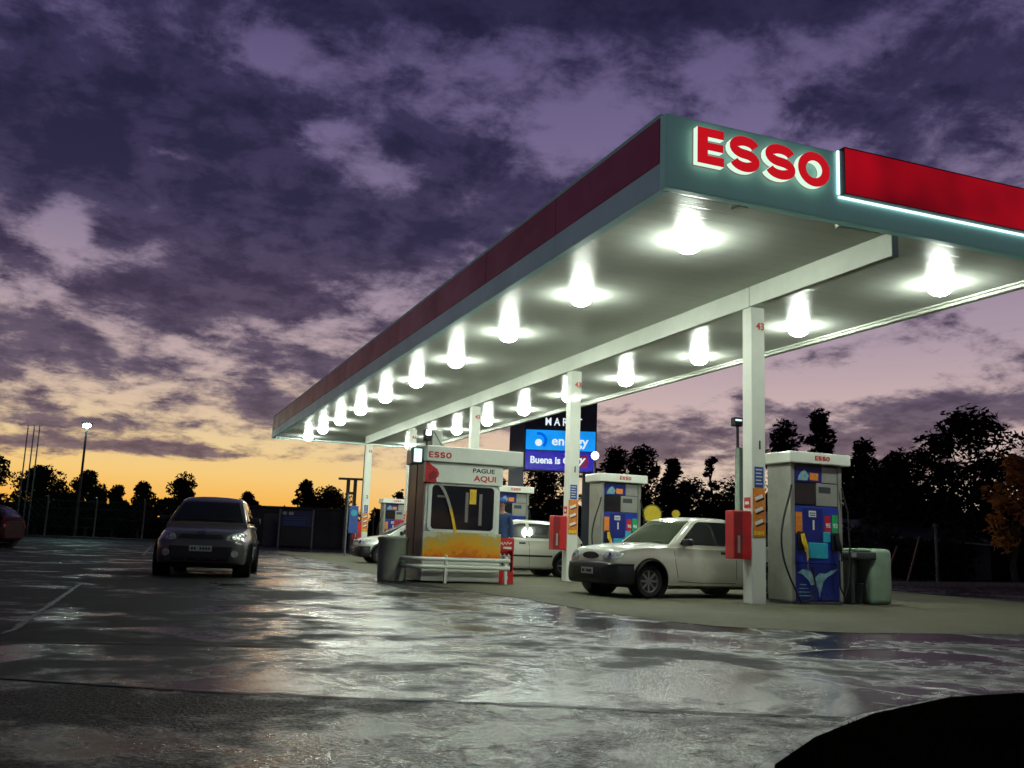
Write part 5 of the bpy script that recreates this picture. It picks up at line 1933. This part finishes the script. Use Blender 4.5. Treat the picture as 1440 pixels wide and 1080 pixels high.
def make_trees():
    G = 'trees beyond the left end of the lot'
    for i, (lab, x, y, h, w, kind, lm) in enumerate([
            ('thin dusky tree at the left edge of the frame', -15.6, 74, 6.3, 3.6, 'sparse', 'leaf_warm'),
            ('broad dark tree behind the flag poles', -12.4, 73.5, 5.3, 5.2, 'broad', 'leaf'),
            ('bushy tree behind the street lamp pole', -8.7, 72.2, 5.1, 3.3, 'broad', 'leaf'),
            ('small dark tree just right of the street lamp', -6.75, 71.5, 4.1, 2.2, 'narrow', 'leaf'),
            ('small dusky tree between street lamp and grey hatchback', -4.9, 70.8, 4.5, 2.4, 'narrow', 'leaf_warm'),
            ('narrow dark tree above the left side of the grey hatchback', -1.9, 69.5, 5.0, 2.9, 'narrow', 'leaf'),
            ('low round tree above the right side of the grey hatchback', 2.73, 68, 4.0, 2.2, 'broad', 'leaf'),
            ('tall slim tree above the notice board', 7.05, 66, 5.1, 2.0, 'narrow', 'leaf'),
            ('spreading dusky tree right of the notice board', 9.0, 65.5, 4.4, 4.6, 'broad', 'leaf_warm'),
            ('small wispy tree seen left of the pay booth', 14.0, 64, 4.7, 2.4, 'sparse', 'leaf')]):
        tree(lab, x, y, h * .93, w * .82, kind, 100 + i, G, lm)
    G = 'trees beyond the canopy'
    for i, (lab, x, y, h, w, kind, lm) in enumerate([
            ('dark tree right under the deep blue sign', 16.3, 41.5, 5.0, 3.2, 'narrow', 'leaf'),
            ('dusky tree seen between the kiosk and the sign pylon leg', 14.3, 42.5, 4.3, 1.9, 'sparse', 'leaf_warm'),
            ('dusky thin tree left of the second column', 17.9, 40.9, 4.6, 2.2, 'sparse', 'leaf_warm'),
            ('tall dark tree behind the second pump, left one of three', 22.6, 44.2, 6.7, 2.9, 'narrow', 'leaf'),
            ('tall dark tree behind the second pump, middle one of three', 25.1, 45.2, 7.1, 2.7, 'narrow', 'leaf'),
            ('tall dark tree behind the second pump, right one of three', 26.3, 43.1, 6.3, 1.9, 'narrow', 'leaf'),
            ('slim wispy tree against the bright gap above the pickup', 34.1, 50.4, 7.6, 1.9, 'sparse', 'leaf'),
            ('low bushy tree above the pickup cab', 31.4, 43.3, 5.0, 4.6, 'broad', 'leaf_warm'),
            ('low dark tree above the pickup bonnet', 28.5, 44.3, 5.0, 4.0, 'broad', 'leaf'),
            ('tall dark tree above the nearest pump, left of two', 32.6, 39.8, 8.6, 2.9, 'narrow', 'leaf'),
            ('tall loose tree above the nearest pump, right of two', 33.0, 37.6, 9.3, 2.1, 'narrow', 'leaf_warm'),
            ('pointed dark conifer right of the nearest pump', 38.6, 39.8, 8.1, 2.9, 'conifer', 'leaf'),
            ('short dark conifer just right of the nearest pump top', 36.4, 38.9, 6.4, 2.4, 'conifer', 'leaf'),
            ('rounded dark tree right of the pointed conifer', 38.8, 37.8, 6.4, 3.2, 'broad', 'leaf')]):
        tree(lab, x, y, h, w, kind, 140 + i, G, lm, trunk=.12)
    G = 'big trees at the right edge'
    tree('tall broad dark tree at the right edge, its crown highest', 28.7, 22.3, 7.1, 4.6, 'broad', 171, G, trunk=.10, dens=1.25)
    tree('broad dark tree at the extreme right edge of the frame', 30.6, 19.6, 6.2, 4.6, 'broad', 172, G, trunk=.08, dens=1.2)
    tree('mid sized dark tree left of the big crown at right', 27.6, 25.0, 5.4, 3.6, 'broad', 173, G, trunk=.08, dens=1.2)
    tree('dark bushy tree low beside the big crown at right', 25.4, 24.4, 4.6, 3.8, 'broad', 174, G, trunk=.06, dens=1.2)
    tree('tree with orange lit leaves low before the big crown', 25.35, 17.3, 4.6, 2.3, 'sparse', 175, G, 'leaf_lit', trunk=.3)
    # far-off woodland that reads as one mass
    rnd = random.Random(77)
    mb = MB()

    def band(p0, p1, h0, h1, depth, n, size):
        a, b = Vector(p0), Vector(p1)
        ln = (b - a).length
        d = (b - a) / ln
        nn = Vector((-d.y, d.x))
        for _ in range(n):
            u = rnd.random() * ln
            ht = (h0 + (h1 - h0) * u / ln) * (.78 + .14 * math.sin(u * .9) + .10 * math.sin(u * 2.3 + 1) + .08 * math.sin(u * 5.1))
            p = a + d * u + nn * rnd.uniform(0, depth)
            z = ht * (1 - rnd.random() ** 1.5)
            q = Vector((p.x, p.y, z))
            e = Vector((rnd.uniform(-1, 1), rnd.uniform(-1, 1), rnd.uniform(-1, 1))).normalized()
            f = e.orthogonal().normalized()
            s = size * rnd.uniform(.5, 1.2)
            mb.add([q - e * s, q - f * s * .6, q + e * s, q + f * s * .6], [[0, 1, 2, 3]])
    band((-60, 84), (0, 72), 3.5, 3.2, 5, 17000, .32)
    band((0, 72), (26, 60), 3.2, 3.2, 5, 9000, .32)
    band((-40, 80), (24, 66), 1.9, 1.9, 3, 9000, .32)
    band((14, 52), (40, 46), 3.6, 5.2, 5, 9000, .30)
    band((36, 47), (46, 33), 5.2, 5.6, 5, 7000, .30)
    band((22, 28), (50, 20), 4.2, 4.2, 5, 11000, .28)
    band((13.8, 40), (24, 30), 2.2, 2.6, 3, 3500, .22)
    band((18.5, 17.5), (46, 26), 2.0, 2.2, 1.5, 6000, .18)
    o = mb.build('woodland', M['leaf'])
    o['kind'] = 'stuff'
    o['label'] = 'dark mass of far-off trees and undergrowth round the lot'


make_trees()

# ------------------------------------------------------------------ render settings
scene.render.engine = 'CYCLES'
scene.view_settings.view_transform = 'Standard'
scene.view_settings.look = 'None'
scene.view_settings.exposure = 0
scene.view_settings.gamma = 1
cy = scene.cycles
cy.use_denoising = True
try:
    cy.denoiser = 'OPENIMAGEDENOISE'
except Exception:
    pass
cy.use_light_tree = True
cy.max_bounces = 6
cy.diffuse_bounces = 3
cy.glossy_bounces = 4
cy.transmission_bounces = 3
cy.sample_clamp_indirect = 6
cy.caustics_reflective = False
cy.caustics_refractive = False
